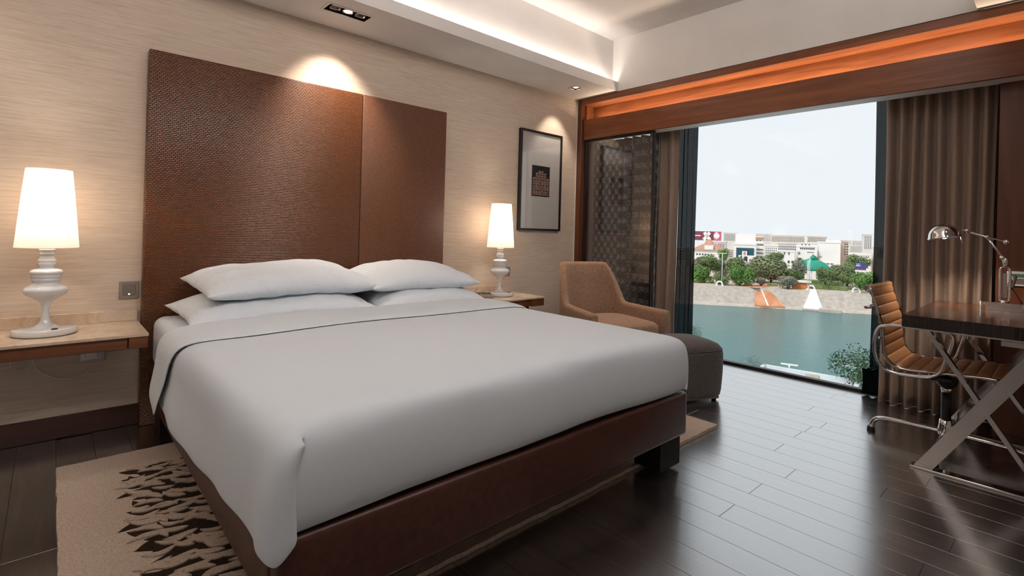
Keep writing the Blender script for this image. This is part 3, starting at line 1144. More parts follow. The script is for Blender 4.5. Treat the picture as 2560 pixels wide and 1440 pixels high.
# seat cushion
b = B()
pr = [(.90, .335), (.985, .345), (1.0, .37), (1.0, .43), (.985, .452), (.93, .468), (.7, .482), (.35, .490), (.02, .492)]
b.lathe(pr, (0, -.065, 0), 56, .285, .315, True, None, 5)
b.obj('seat_cushion', M['tweed'], ac)
b = B()
b.lathe([(1, .12), (1, .333)], (0, -.03, 0), 56, .272, .27, True, None, 6)
b.obj('seat_base', M['tweed'], ac)
lg = B().lathe([(.012, 0), (.02, .118)], n=14).mesh('leg')
lg.materials.append(M['black_leg'])
for x, y in ((-.24, -.27), (.24, -.27), (-.2, .2), (.2, .2)):
    inst(lg, 'leg', None, ac, (x, y, 0))

# ------------------------------------------------------------------ ottoman
OA = math.atan2(-.917, -.4)+PI/2
ot = thing('ottoman', 'rounded dark grey tweed ottoman between bed and window', 'ottoman', (3.445, 1.935, 0), OA)
b = B()
b.lathe([(.90, .035), (.955, .045), (.975, .08), (1.0, .20), (1.005, .30), (.995, .345), (.972, .365)], (0, 0, 0), 64, .305, .225, True, None, 4)
b.obj('body', M['grey_tweed'], ot)
b = B()
b.lathe([(.972, .366), (.962, .375), (.90, .398), (.75, .418), (.5, .430), (.25, .436), (.02, .437)], (0, 0, 0), 64, .305, .225, True, None, 4)
b.obj('cushion_top', M['grey_tweed'], ot)
pts = []
for i in range(64):
    a = 2*PI*i/64
    ca, sa = math.cos(a), math.sin(a)
    q = (ca**4+sa**4)**-.25
    pts.append((ca*q*.305*.976, sa*q*.225*.976, .366))
B().tube(pts, .004, 6, closed=True).obj('piping', M['grey_tweed'], ot)
b = B()
b.box((-.25, -.17, .012), (.25, .17, .034), .003)
b.obj('plinth', M['silver'], ot)
fm = B().lathe([(.016, 0), (.018, .0118)], n=14).mesh('foot')
fm.materials.append(M['black_leg'])
for x, y in ((-.22, -.15), (.22, -.15), (-.22, .15), (.22, .15)):
    inst(fm, 'foot', None, ot, (x, y, 0))

# ------------------------------------------------------------------ desk
dk0 = (3.345, -.02, .728)
dk1 = (4.415, .592, .791)
de = thing('desk', 'striped dark ebony desk top on polished steel cross frames', 'desk', (3.88, .285, 0))
lbox(B(), de, (dk0[0]+.001, dk0[1]+.001, .7285), (dk1[0]-.001, dk1[1]-.001, .7895), 0).obj('desk_edge', M['ebony_edge'], de)
lbox(B(), de, (dk0[0], dk0[1], .7885), dk1, .0008).obj('desk_top', M['ebony'], de)
lbox(B(), de, (dk0[0]+.012, dk0[1]+.012, .720), (dk1[0]-.012, dk1[1]-.012, .728), 0).obj('under_panel', M['chrome_dark'], de)
lbox(B(), de, (3.36, .02, .692), (3.60, .215, .7195), .002).obj('pen_drawer', M['silver'], de)
def bar(b, p, q, wid, x0, x1):
    """flat bar in the plane x=const between (y,z) points p and q"""
    P_, Q_ = Vector(p), Vector(q)
    d = (Q_-P_).normalized()
    n = Vector((-d.y, d.x))*wid/2
    poly = [P_+n, Q_+n, Q_-n, P_-n]
    # horizontal cuts at both ends
    def cut(pt, z):
        return (pt.x+d.x/d.y*(z-pt.y), z)
    poly = [cut(P_+n, p[1]), cut(Q_+n, q[1]), cut(Q_-n, q[1]), cut(P_-n, p[1])]
    o = de.location
    b.extrude_x([(y-o.y, z) for y, z in poly], x0-o.x, x1-o.x)
for fx in (3.395, 4.235):
    b = B()
    bar(b, (.494, .0125), (.058, .7195), .064, fx-.022, fx+.022)
    b.obj('broad_leg', M['chrome_dark'], de)
    b = B()
    bar(b, (.052, .0125), (.494, .7195), .020, fx-.010, fx+.034)
    b.obj('slim_brace', M['chrome_dark'], de)
    lbox(B(), de, (fx-.032, .010, 0), (fx+.032, .548, .012), .002).obj('foot_bar', M['chrome_dark'], de)

# ------------------------------------------------------------------ desk chair (faces -y)
cx0, cyc = 3.815, .462
dc = thing('desk_chair', 'tan ribbed leather swivel chair with chrome loop arms pulled up to the desk', 'chair', (cx0, cyc, 0))
# seat profile in (y,z), from the back top to the seat front
raw = [(.783, .905), (.772, .874), (.756, .819), (.737, .756), (.723, .702), (.716, .646), (.714, .585), (.708, .530), (.684, .486), (.640, .463), (.586, .460), (.531, .466), (.474, .473), (.40, .480), (.32, .486), (.255, .490), (.205, .484)]
def resample(pts, n):
    L = [0]
    for i in range(1, len(pts)):
        L.append(L[-1]+math.dist(pts[i], pts[i-1]))
    out = []
    for k_ in range(n+1):
        s_ = L[-1]*k_/n
        i = 1
        while i < len(L)-1 and L[i] < s_:
            i += 1
        u_ = (s_-L[i-1])/(L[i]-L[i-1])
        out.append(tuple(pts[i-1][a]*(1-u_)+pts[i][a]*u_ for a in range(2)))
    return out, L[-1]
def smooth_poly(pts, it=2):
    for _ in range(it):
        q = [pts[0]]
        for i in range(len(pts)-1):
            a, c_ = pts[i], pts[i+1]
            q.append((a[0]*.75+c_[0]*.25, a[1]*.75+c_[1]*.25))
            q.append((a[0]*.25+c_[0]*.75, a[1]*.25+c_[1]*.75))
        q.append(pts[-1])
        pts = q
    return pts
sp_ = smooth_poly(raw)
NR = 16
prof_, LT = resample(sp_, NR*8)
def nrm_at(i):
    a = prof_[max(0, i-1)]
    c_ = prof_[min(len(prof_)-1, i+1)]
    d = Vector((c_[0]-a[0], c_[1]-a[1])).normalized()
    n = Vector((-d.y, d.x))
    return n if True else -n
WID = .245
# padded ribs, each a part
for r_ in range(NR):
    b = B()
    rows = []
    for j in range(9):
        i = r_*8+j
        p = Vector(prof_[i])
        n = nrm_at(i)
        if n.dot(Vector((.25, .95))-p) < 0 and i < 70:
            pass
        t = j/8
        puff = .004+.013*math.sin(PI*t)**.55
        front = p+n*puff
        back = p-n*puff*.55
        row = [(-WID, p.x-cyc, p.y)]
        for q in range(7):
            xx = -WID+.012+(2*WID-.024)*q/6
            row.append((xx, front.x-cyc, front.y))
        row.append((WID, p.x-cyc, p.y))
        for q in range(7):
            xx = WID-.012-(2*WID-.024)*q/6
            row.append((xx, back.x-cyc, back.y))
        rows.append(row)
    b.grid(rows, True, True)
    b.f.append(tuple(range(16)))
    b.f.append(tuple(8*16+q for q in range(16)))
    b.sm += [False, False]
    b.obj('leather_rib', M['tan'], dc)
# chrome side rails following the profile, rolled ends
for sx in (-1, 1):
    b = B()
    b.tube([(sx*(WID+.007), p[0]-cyc, p[1]) for p in prof_[::3]], .008, 8)
    b.obj('side_rail', M['chrome_dark'], dc)
    # loop arm
    X = sx*(WID+.030)
    lp = [(.60, .706), (.712, .700), (.745, .655), (.752, .545), (.722, .465), (.668, .436), (.585, .436), (.500, .446), (.455, .474), (.440, .530), (.405, .660), (.420, .706)]
    P3 = [Vector((X, y-cyc, z)) for y, z in smooth_poly(lp+[lp[0]], 2)[:-1]]
    B().tube(P3, .0095, 10, closed=True).obj('loop_arm', M['chrome'], dc)
    for (y, z) in ((.728, .62), (.66, .452), (.50, .462)):
        B().tube([(sx*(WID), y-cyc, z), (sx*(WID+.034), y-cyc, z-.003)], .007, 8).obj('arm_bracket', M['chrome_dark'], dc)
b = B()
b.tube([(-WID-.006, .790-cyc, .896), (WID+.006, .790-cyc, .896)], .019, 20)
ro = b.obj('head_roll', M['tan'], dc)
for sx in (-1, 1):
    b = B()
    for rr in (.019, .0125, .006):
        b.tube([(sx*(WID+.0075), .790-cyc+rr*math.cos(2*PI*i/20), .896+rr*math.sin(2*PI*i/20)) for i in range(20)], .0028, 6, closed=True)
    b.obj('end_spiral', M['chrome_dark'], ro)
b = B()
b.tube([(-WID, .775-cyc, .790), (-WID-.0, .800-cyc, .785), (WID, .800-cyc, .785), (WID, .775-cyc, .790)], .010, 10)
b.obj('back_stretcher', M['chrome'], dc)
for y, z in ((.24, .472), (.60, .440)):
    B().tube([(-WID, y-cyc, z), (WID, y-cyc, z)], .010, 10).obj('seat_stretcher', M['chrome_dark'], dc)
b = B()
b.box((-.19, -.045, .415), (.19, .045, .440), .006, 2)
b.lathe([(.030, .352), (.046, .372), (.052, .405), (.05, .43)], n=24)
b.obj('tilt_mount', M['black'], dc)
B().lathe([(.024, .325), (.026, .352), (.022, .353)], n=24).obj('top_collar', M['chrome'], dc)
B().lathe([(.0235, .165), (.0235, .328)], n=24).obj('gas_column', M['black'], dc)
B().lathe([(.026, .075), (.034, .085), (.036, .105), (.031, .135), (.028, .168), (.024, .170)], n=28).obj('base_hub', M['chrome'], dc)
for q in range(4):
    a = PI/2*q+PI/2
    ca, sa = math.cos(a), math.sin(a)
    path = rounded([(.02, .098), (.30, .098), (.355, .020)], .05, 6) if False else None
    prf = smooth_poly([(.02, .100), (.18, .098), (.305, .092), (.338, .070), (.352, .026)], 2)
    b = B()
    b.tube([(ca*r0, sa*r0, z0) for r0, z0 in prf], [.013]*(len(prf)-4)+[.014, .016, .018, .019], 12)
    l_ = b.obj('base_leg', M['chrome'], dc)
    B().lathe([(.020, 0), (.022, .006), (.018, .024), (.012, .03)], (ca*.352, sa*.352, 0), 20).obj('glide', M['black'], l_)

# ------------------------------------------------------------------ desk lamp
LX = 4.15
dl = thing('desk_lamp', 'polished chrome articulated desk lamp with dome shade on the desk', 'lamp', (LX, .255, .791))
def lv(y, z, dx=0):
    return (dx, y-.255, z-.791)
b = B()
sh_ = []
for i in range(24):
    a = 2*PI*i/24
    ca, sa = math.cos(a), math.sin(a)
    sh_.append((.055*ca, .045*sa+(.065 if sa > 0 else -.065)))
b.prism(sh_, .0005, .046, False)
b.obj('base', M['chrome'], dl)
B().lathe([(.020, .046), (.020, .054), (.010, .06)], n=20).obj('foot_collar', M['chrome'], dl)
st = []
for i in range(28):
    a = 2*PI*i/28
    st.append((0, .021*math.cos(a), .150+(.082 if math.sin(a) >= 0 else -.082)+.021*math.sin(a)))
B().tube(st, .0065, 10, closed=True).obj('stem_loop', M['chrome'], dl)
B().box((-.004, -.010, .075), (.004, .010, .215), .002).obj('stem_core', M['silver'], dl)
B().lathe([(.012, .25), (.010, .262), (.014, .275), (.014, .298), (.008, .308)], n=18).obj('neck', M['chrome'], dl)
def joint(y, z, n='joint'):
    b = B()
    b.tube([lv(y, z, -.016), lv(y, z, .020)], .011, 14)
    b.lathe([(.006, 0), (.009, .004), (.009, .009), (.004, .012)], Vector(lv(y, z, .020)), 12, M=Matrix.Rotation(PI/2, 3, 'Y'))
    return b.obj(n, M['chrome'], dl)
joint(.268, 1.097)
joint(.335, 1.216)
joint(.425, 1.252)
B().tube([lv(.262, 1.09), lv(.338, 1.222)], .0055, 10).obj('lower_arm', M['chrome'], dl)
B().tube([lv(.255, 1.190), lv(.335, 1.216), lv(.45, 1.258)], .0055, 10).obj('upper_arm', M['chrome'], dl)
b = B()
b.lathe([(.003, -.016), (.012, -.011), (.016, 0), (.012, .011), (.003, .016)], lv(.252, 1.189), 18)
b.obj('balance_ball', M['chrome'], dl)
Mt = Matrix.Rotation(math.radians(-10), 3, 'X')
dom = []
for i in range(11):
    a = PI/2*i/10
    dom.append((.082*math.cos(a), .088*math.sin(a)))
dom[-1] = (.003, .088)
inn = [(r*.955, z*.955-.001) for r, z in dom[::-1]]
b = B()
b.lathe([(.003, .084)]+[(.090, .0)][:0]+inn[1:]+[(.0835, -.004), (.088, -.003), (.085, .004)]+dom[1:], lv(.530, 1.206), 40, caps=True, M=Mt)
ds = b.obj('dome_shade', M['chrome'], dl)
B().lathe([(.004, -.01), (.020, .0), (.028, .02), (.02, .045), (.008, .055)], lv(.530, 1.210), 20, M=Mt).obj('bulb', M['bulb'], dl)
B().tube([lv(.455, 1.215), lv(.442, 1.168)], .0028, 8).obj('aiming_pin', M['chrome'], ds)
b = B()
Mc = Matrix.Rotation(math.radians(14), 3, 'X')
b.lathe([(.005, -.045), (.014, -.044), (.017, -.03), (.013, .038), (.004, .045)], lv(.228, .955, .045), 18, M=Mc)
b.obj('counterweight', M['chrome_dark'], dl)
B().tube([lv(.262, 1.09, .01), lv(.236, 1.0, .045)], .003, 8).obj('weight_rod', M['chrome'], dl)
b = B()
b.tube(rounded([lv(.222, .912, .045), lv(.20, .86, .06), lv(.17, .81, .08), lv(.12, .797, .10), lv(-.01, .796, .10)], .03), .003, 8)
b.obj('cord', M['black'], dl)
light('desk_lamp_light', 'SPOT', (LX, .530, 1.203), 22, WARM, aim=(LX, .45, .6), size=.02, spot=math.radians(130), blend=.6)

# ------------------------------------------------------------------ outside
ZW, ZG = -14.0, -10.0
HEAD = math.radians(70)
HV = Vector((math.sin(HEAD), math.cos(HEAD), 0))
RV = Vector((HV.y, -HV.x, 0))
RZ = math.atan2(RV.y, RV.x)
def ray(px, py):
    return FW*FPX+RT*(px-PPX)-UP*(py-PPY)
def at(px, py, dist):
    """point on the ray at horizontal distance dist along the heading HV"""
    d = ray(px, py)
    return CAM+d*(dist/d.dot(HV))
def ground(px, dist, z=ZG):
    p = at(px, 600, dist)
    return Vector((p.x, p.y, z))
def c8(x, y):
    return 1720+x/5.333, 540+y/5.333
def mpp(px, dist):
    """metres per pixel across, for a facade square to HV"""
    return (at(px+1, 600, dist)-at(px, 600, dist)).dot(RV)

k = N('lake_water')
f = k.noise((1.6, 1.6, 1), 5, .65)
k.col((.030, .150, .158)).set(rough=.12, spec=.28)
k.bump(f, .7, .22)
M['water'] = k.m
M['stone'] = mottled('bank_stone', (.42, .365, .315), (.54, .48, .425), (1.1, 1.1, 1.6), .9, .3, .1, 6)
M['earth'] = mottled('bank_earth', (.42, .34, .27), (.58, .49, .41), (.5, .5, .5), .95, .3, .1, 6)
M['terrace'] = mottled('promenade', (.44, .34, .27), (.60, .50, .42), (.12, .12, .12), .95, detail=5)
M['brick_ramp'] = mottled('orange_ramp', (.50, .20, .10), (.66, .32, .18), (.6, .6, .6), .9, detail=4)
M['pale'] = plain('pale_concrete', (.80, .78, .75), .8)
M['bwhite'] = mottled('white_wall', (.80, .79, .77), (.86, .85, .83), (.2, .2, .2), .85)
M['bcream'] = mottled('cream_wall', (.66, .61, .55), (.74, .69, .63), (.2, .2, .2), .85)
M['bgrey'] = mottled('grey_wall', (.60, .585, .57), (.70, .685, .665), (.2, .2, .2), .85)
M['btan'] = mottled('tan_wall', (.50, .38, .30), (.58, .46, .38), (.3, .3, .3), .85)
M['tiles'] = mottled('roof_tiles', (.40, .21, .13), (.52, .30, .20), (1, 1, 1), .85)
M['win_dark'] = plain('far_window', (.07, .075, .08), .2)
M['blue_glass'] = mottled('blue_glass', (.008, .050, .085), (.020, .085, .12), (.3, .3, .3), .15)
M['green_roof'] = plain('green_canopy', (.015, .30, .20), .6)
M['foliage'] = [None]*3
for i, (a, c_) in enumerate((((.10, .15, .055), (.20, .28, .11)), ((.13, .16, .075), (.24, .28, .14)), ((.085, .17, .04), (.17, .32, .08)), ((.20, .20, .15), (.30, .30, .23)))):
    M['fol%d' % i] = mottled('foliage_%d' % i, a, c_, (1.3, 1.3, 1.3), .7, rnd=True, spec=.2)
M['fol4'] = mottled('foliage_dark', (.018, .045, .018), (.045, .09, .04), (1.3, 1.3, 1.3), .6, rnd=True, spec=.2)
M['bark'] = plain('bark', (.10, .075, .055), .9)
M['pole'] = plain('pole_paint', (.75, .75, .74), .5)
M['maroon'] = plain('poster_maroon', (.20, .045, .075), .6)
M['pink'] = plain('poster_pink', (.62, .12, .19), .6)
M['poster_white'] = plain('poster_white', (.88, .84, .84), .6)
M['blue_sign'] = plain('poster_blue', (.055, .065, .24), .6)
M['orange'] = plain('kiosk_orange', (.60, .22, .06), .7)

def gp_(name, label, cat, poly, z0, z1, m):
    return tag(B().prism([(p.x, p.y) for p in poly], z0, z1).obj(name, m), label, cat)
WL = [Vector((85, 92, 0)), Vector((108, 57, 0)), Vector((118, 43.8, 0)), Vector((127, 28.7, 0)), Vector((139, 5, 0)), Vector((150, -25, 0))]
tag(B().prism([(30, 150)]+[(p.x, p.y) for p in [WL[0]-RV*60]+WL+[WL[-1]+RV*60]]+[(30, -150)], ZW-.3, ZW).obj('lake', M['water']), 'teal green lake below the window', 'lake')
# far bank: waterline bends slightly; sloping stone wall with promenade above
rows = []
for z, off in ((ZW-.3, -.3), (ZW+.25, .4), (ZW+.5, 1.6), (ZG, 3.6), (ZG, 4.4)):
    row = []
    for i in range(len(WL)-1):
        for q in range(12):
            p = WL[i].lerp(WL[i+1], q/12)
            p = p+HV*(off+.15*math.sin(i*5+q*1.3)*(1 if off < 2 else .2))
            row.append((p.x, p.y, z))
    rows.append(row)
bk = tag(B().grid(rows, False).obj('embankment', M['stone']), 'sloping grey stone embankment along the far shore', 'embankment')
poly = [w+HV*4.2 for w in WL]+[WL[-1]+HV*420, WL[0]+HV*420]
tag(B().prism([(p.x, p.y) for p in poly], ZG-3.9, ZG-.01).obj('far_ground', M['terrace']), 'dusty promenade and city ground beyond the embankment', 'ground')
def bank_at(px, z, off):
    """point over the bank line in the column of pixel px, at height z, off metres behind the water line"""
    d = ray(px, 650)
    for i in range(len(WL)-1):
        a, c_ = WL[i], WL[i+1]
        e = c_-a
        det = d.x*(-e.y)+e.x*d.y
        s_ = (a.x*(-e.y)+e.x*a.y)/det
        u_ = (d.x*a.y-d.y*a.x)/det
        if -.001 <= u_ <= 1.001:
            p = a+e*u_+HV*off
            return Vector((p.x, p.y, z))
    return Vector((d.x, d.y, 0)).normalized()*125
# stair ramp
px0_, _ = c8(900, 0)
a0, a1 = bank_at(c8(905, 0)[0], ZW+.45, .2), bank_at(c8(1310, 0)[0], ZW+.45, .2)
b0, b1_ = bank_at(c8(900, 0)[0], ZG+.06, 3.9), bank_at(c8(1065, 0)[0], ZG+.06, 3.9)
ramp = thing('stair_ramp', 'orange brick ramp with a pale stripe running down to the lake', 'ramp', tuple((a0+a1)/2))
RL = ramp.location
b = B()
dn = Vector((0, 0, -1.2))
vs = [a0, a1, b1_, b0]
b.add([p-RL for p in vs]+[p+dn-RL for p in vs], [(0, 1, 2, 3), (7, 6, 5, 4), (0, 4, 5, 1), (1, 5, 6, 2), (2, 6, 7, 3), (3, 7, 4, 0)])
b.obj('slope', M['brick_ramp'], ramp)
upv = Vector((0, 0, .05))
s0, s1 = a0.lerp(a1, .42), a0.lerp(a1, .47)
s2, s3 = b0.lerp(b1_, .47), b0.lerp(b1_, .40)
b = B()
vs = [s0+upv, s1+upv, s2+upv, s3+upv]
b.add([p-RL for p in vs]+[p-upv*1.5-RL for p in vs], [(0, 1, 2, 3), (7, 6, 5, 4), (0, 4, 5, 1), (1, 5, 6, 2), (2, 6, 7, 3), (3, 7, 4, 0)])
b.obj('stripe', M['pale'], ramp)
# pointed white outfall
p = bank_at(c8(1690, 0)[0], ZW, .6)
of = thing('outfall', 'white wedge shaped concrete outfall at the embankment', 'outfall', tuple(p), RZ)
b = B()
b.add([(-1.9, -.6, -.2), (1.9, -.6, -.2), (.55, 2.8, 4.3), (-.45, 2.8, 4.3), (-3.2, 3.6, -.2), (3.0, 3.6, -.2), (.55, 3.6, 4.3), (-.45, 3.6, 4.3)], [(0, 1, 2, 3), (0, 3, 7, 4), (1, 5, 6, 2), (3, 2, 6, 7), (4, 7, 6, 5), (0, 4, 5, 1)])
b.obj('wedge', M['pale'], of)
B().box((-2.1, -1.0, -.3), (2.1, .3, .35), .05).obj('apron', M['stone'], of)
p = bank_at(c8(1910, 0)[0], ZW, -.9)
tag(B().box((-2.0, -.9, -.3), (2.0, .9, .75), .12).obj('pier_block', M['stone'], None, tuple(p), RZ), 'low stone block standing in the water', 'block')
# orange upper ramp and lawn hedges
def slab(name, label, cat, m, cx, cy, w, d_, hgt, dist, zo=0, rz=None):
    p = ground(c8(cx, 0)[0], dist)
    o = B().box((-w/2, 0, 0), (w/2, d_, hgt), min(.1, hgt*.2)).obj(name, m, None, (p.x, p.y, ZG+zo), RZ if rz is None else rz)
    return tag(o, label, cat)
slab('path', 'orange paved path between the trees above the ramp', 'path', M['brick_ramp'], 850, 0, 3.2, 16, .06, 128, rz=RZ-.35)
for i, (cx_, w_, d_) in enumerate(((1810, 8.5, 143), (1830, 9, 136.5), (1140, 2.2, 136), (2200, 4.5, 140))):
    lab = ('long clipped hedge in front of the green canopy', 'low clipped hedge strip along the promenade edge', 'small hedge patch near the orange path', 'short hedge strip under the bright green tree')[i]
    slab('hedge', lab, 'hedge', M['fol0'], cx_, 0, w_, 2.0, (1.5, .8, .6, .7)[i], d_)
# green canopy
p = ground(c8(1650, 0)[0], 159)
gc = thing('canopy', 'green domed canopy with a small peak among the trees', 'canopy', tuple(p), RZ)
B().lathe([(4.6, 3.0), (4.5, 3.5), (4.1, 4.3), (3.3, 5.1), (2.2, 5.7), (1.0, 6.0), (.05, 6.1)], n=24, sy=.6).obj('dome', M['green_roof'], gc)
B().lathe([(1.2, 5.9), (.05, 7.4)], (.4, 0, 0), 4).obj('peak', M['green_roof'], gc)
for x in (-3.6, 0, 3.6):
    B().tube([(x, -2.2, 0), (x, -2.2, 3.4)], .08, 8).obj('post', M['pole'], gc)
# kiosk, poles, arches
p = ground(c8(1515, 0)[0], 133)
ki = thing('kiosk', 'small orange kiosk with pale flat roof on the promenade', 'kiosk', tuple(p), RZ)
B().box((-1.7, 0, 0), (1.7, 2, 1.5)).obj('stall', M['orange'], ki)
B().box((-2.1, -.4, 1.5), (2.1, 2.2, 1.85)).obj('roof', M['pale'], ki)
for i, (cx_, d_, hh, lab) in enumerate(((1610, 131.5, 6.6, 'thin white flag pole in front of the green canopy'), (1632, 132, 7.2, 'taller white flag pole in front of the green canopy'))):
    p = ground(c8(cx_, 0)[0], d_)
    po_ = thing('flag_pole', lab, 'pole', tuple(p))
    B().tube([(0, 0, 0), (0, 0, hh)], .09, 8).obj('shaft', M['pole'], po_)
    B().box((-.25, -.25, 0), (.25, .25, .3)).obj('footing', M['pale'], po_)
p = ground(c8(465, 0)[0], 129)
sl = thing('street_lamp', 'grey street lamp post between two round trees', 'street lamp', tuple(p), RZ)
B().tube([(0, 0, 0), (0, 0, 7.6)], .08, 8).obj('shaft', M['pole'], sl)
for sx in (-1, 1):
    B().box((sx*.1, -.1, 7.4), (sx*.9, .1, 7.55)).obj('arm', M['pole'], sl)
for i, (cx_, lab) in enumerate(((400, 'white ring arch on the wall beside the street lamp'), (1670, 'white ring arch above the wedge outfall'), (2295, 'white ring arch under the bright green tree'))):
    p = bank_at(c8(cx_, 0)[0], ZG, 4.8)
    b = B()
    b.tube([(.62*math.cos(PI*q/12-.0), 0, .35+.62*math.sin(PI*q/12)) for q in range(13)], .2, 8)
    b.box((-.82, -.2, -.02), (-.42, .2, .4))
    b.box((.42, -.2, -.02), (.82, .2, .4))
    tag(b.obj('ring_arch', M['pale'], None, tuple(p), RZ), lab, 'arch')

# ---- trees
def crown_mesh(name, seed, n=1500, blobs=8, m=None, ls=1):
    rnd = random.Random(seed)
    B_ = [(Vector((rnd.uniform(-.55, .55), rnd.uniform(-.55, .55), rnd.uniform(-.5, .45))), rnd.uniform(.4, .62)) for _ in range(blobs)]
    B_.append((Vector((0, 0, 0)), .75))
    V, F = [], []
    for i in range(n):
        c_, r_ = rnd.choice(B_)
        d = Vector((rnd.gauss(0, 1), rnd.gauss(0, 1), rnd.gauss(0, 1)+.25)).normalized()
        p = c_+d*r_*rnd.uniform(.72, 1.02)
        if p.z < -.85:
            continue
        a = Vector((rnd.gauss(0, 1), rnd.gauss(0, 1), rnd.gauss(0, 1))).normalized()
        e1 = (a-d*a.dot(d)*.6).normalized()
        e2 = e1.cross(d+a*.4).normalized()
        s_ = rnd.uniform(.05, .10)*ls
        k0 = len(V)
        V += [p-e1*s_, p+e2*s_*.6, p+e1*s_, p-e2*s_*.6]
        F.append((k0, k0+1, k0+2, k0+3))
    me = B().add(V, F).mesh(name)
    me.materials.append(m)
    return me
crowns = {}
def tree(label, cx, cy, rx, ry, dist, kind=0, seed=0, group='trees on the far promenade'):
    px, py = c8(cx, cy)
    P_ = at(px, py, dist)
    s_ = mpp(px, dist)/5.333
    t = thing('tree', label, 'tree', (P_.x, P_.y, ZG), 0, group)
    key = (kind, seed % 3)
    if key not in crowns:
        crowns[key] = crown_mesh('crown', kind*7+seed % 3+1, 2600, 9, M['fol%d' % kind])
    hz = P_.z-ZG
    inst(crowns[key], 'crown', None, t, (0, 0, hz), (0, 0, seed*1.7), (rx*s_*1.35, rx*s_*1.35, ry*s_*1.55))
    b = B()
    b.tube([(0, 0, 0), (.1, 0, hz*.5), (0, .1, hz)], [.26, .2, .1], 7)
    for q in range(3):
        a = q*2.1+seed
        b.tube([(.05, 0, hz*.55), (math.cos(a)*rx*s_*.5, math.sin(a)*rx*s_*.5, hz+ry*s_*.2)], [.1, .04], 5)
    b.obj('trunk', M['bark'], t)
    return t
TR = [
 ('round mid green tree beneath the tile roofed house', 270, 640, 150, 120, 150, 0, 1),
 ('low green tree on the bank near the dark sheer', 180, 810, 115, 110, 133, 2, 2),
 ('small round bush tree at the foot of the street lamp', 460, 850, 95, 75, 131, 0, 3),
 ('tall slim bright tree in front of the pale houses', 465, 530, 60, 75, 165, 2, 4),
 ('olive tree in front of the blue glass building', 640, 660, 130, 90, 150, 0, 5),
 ('full bright green tree next to the orange path', 690, 800, 135, 125, 132, 2, 6),
 ('broad olive tree with the widest crown', 1110, 690, 250, 140, 146, 1, 7),
 ('olive tree crown at the shaded side of the widest tree', 930, 720, 130, 105, 143, 1, 8),
 ('tree top rising above the widest crown', 1150, 570, 100, 80, 158, 0, 9),
 ('olive tree between the widest tree and the canopy', 1330, 770, 110, 75, 145, 0, 10),
 ('grey brown dry tree beside the green canopy', 1490, 700, 90, 100, 152, 3, 11),
 ('grey leaved shrub tree on the promenade wall', 1340, 890, 105, 75, 131, 3, 12),
 ('small grey tree beside the orange path', 975, 870, 60, 55, 134, 3, 13),
 ('round green tree right beside the green canopy', 1830, 800, 125, 100, 138, 0, 14),
 ('olive green tree before the big blank white block', 2000, 760, 140, 105, 147, 1, 15),
 ('dark olive tree in front of the brown balconies', 2130, 740, 130, 130, 150, 0, 16),
 ('tall green tree behind the blue poster', 2270, 630, 130, 100, 165, 0, 17),
 ('bright green tree below the blue poster', 2290, 860, 150, 120, 134, 2, 18),
 ('small olive tree under the bare white wall of the big block', 1960, 690, 70, 45, 160, 1, 19),
]
TR += [
 ('dull green tree filling the gap behind the street lamp', 420, 700, 90, 80, 160, 3, 20),
 ('low olive tree behind the orange path', 850, 760, 90, 70, 158, 1, 21),
 ('green tree behind the kiosk', 1480, 800, 80, 60, 147, 0, 22),
 ('dark green tree at the canopy side of the bright tree', 2120, 840, 100, 80, 141, 0, 23),
 ('olive tree next to the dark sheer edge', 120, 700, 90, 110, 145, 1, 24),
]
for a in TR:
    tree(*a)
def palm(label, cx, cy, L, dist, seed, m):
    px, py = c8(cx, cy)
    P_ = at(px, py, dist)
    s_ = mpp(px, dist)/5.333
    hz = P_.z-ZG
    t = thing('palm_tree', label, 'palm', (P_.x, P_.y, ZG), 0, 'palms on the far promenade')
    B().tube([(0, 0, 0), (.15, 0, hz*.5), (0, 0, hz)], [.3, .24, .22], 8).obj('trunk', M['bark'], t)
    rnd = random.Random(seed)
    for q in range(20):
        a = q*2.399
        el = rnd.uniform(-.25, 1.25)
        Lq = L*s_*rnd.uniform(.8, 1.05)
        b = B()
        prev = None
        V, F = [], []
        for i in range(9):
            u_ = i/8
            r_ = Lq*u_*math.cos(el)
            z = hz+Lq*(u_*math.sin(el)-.42*u_*u_)
            w = .30*math.sin(PI*(.12+.86*u_))**.7
            ax_ = Vector((math.cos(a), math.sin(a), 0))
            sd = Vector((-math.sin(a), math.cos(a), 0))
            p = ax_*r_+Vector((0, 0, z))
            V += [p-sd*w-Vector((0, 0, w*.5)), p, p+sd*w-Vector((0, 0, w*.5))]
            if i:
                k0 = 3*i
                F += [(k0-3, k0-2, k0+1, k0), (k0-2, k0-1, k0+2, k0+1)]
        b.add(V, F)
        b.obj('frond', m, t)
palm('tall date palm in front of the pale block, its fronds spread wide', 1730, 560, 95, 183.5, 3, M['fol3'])
palm('feathery palm top behind the dry tree', 1490, 585, 75, 179, 5, M['fol3'])

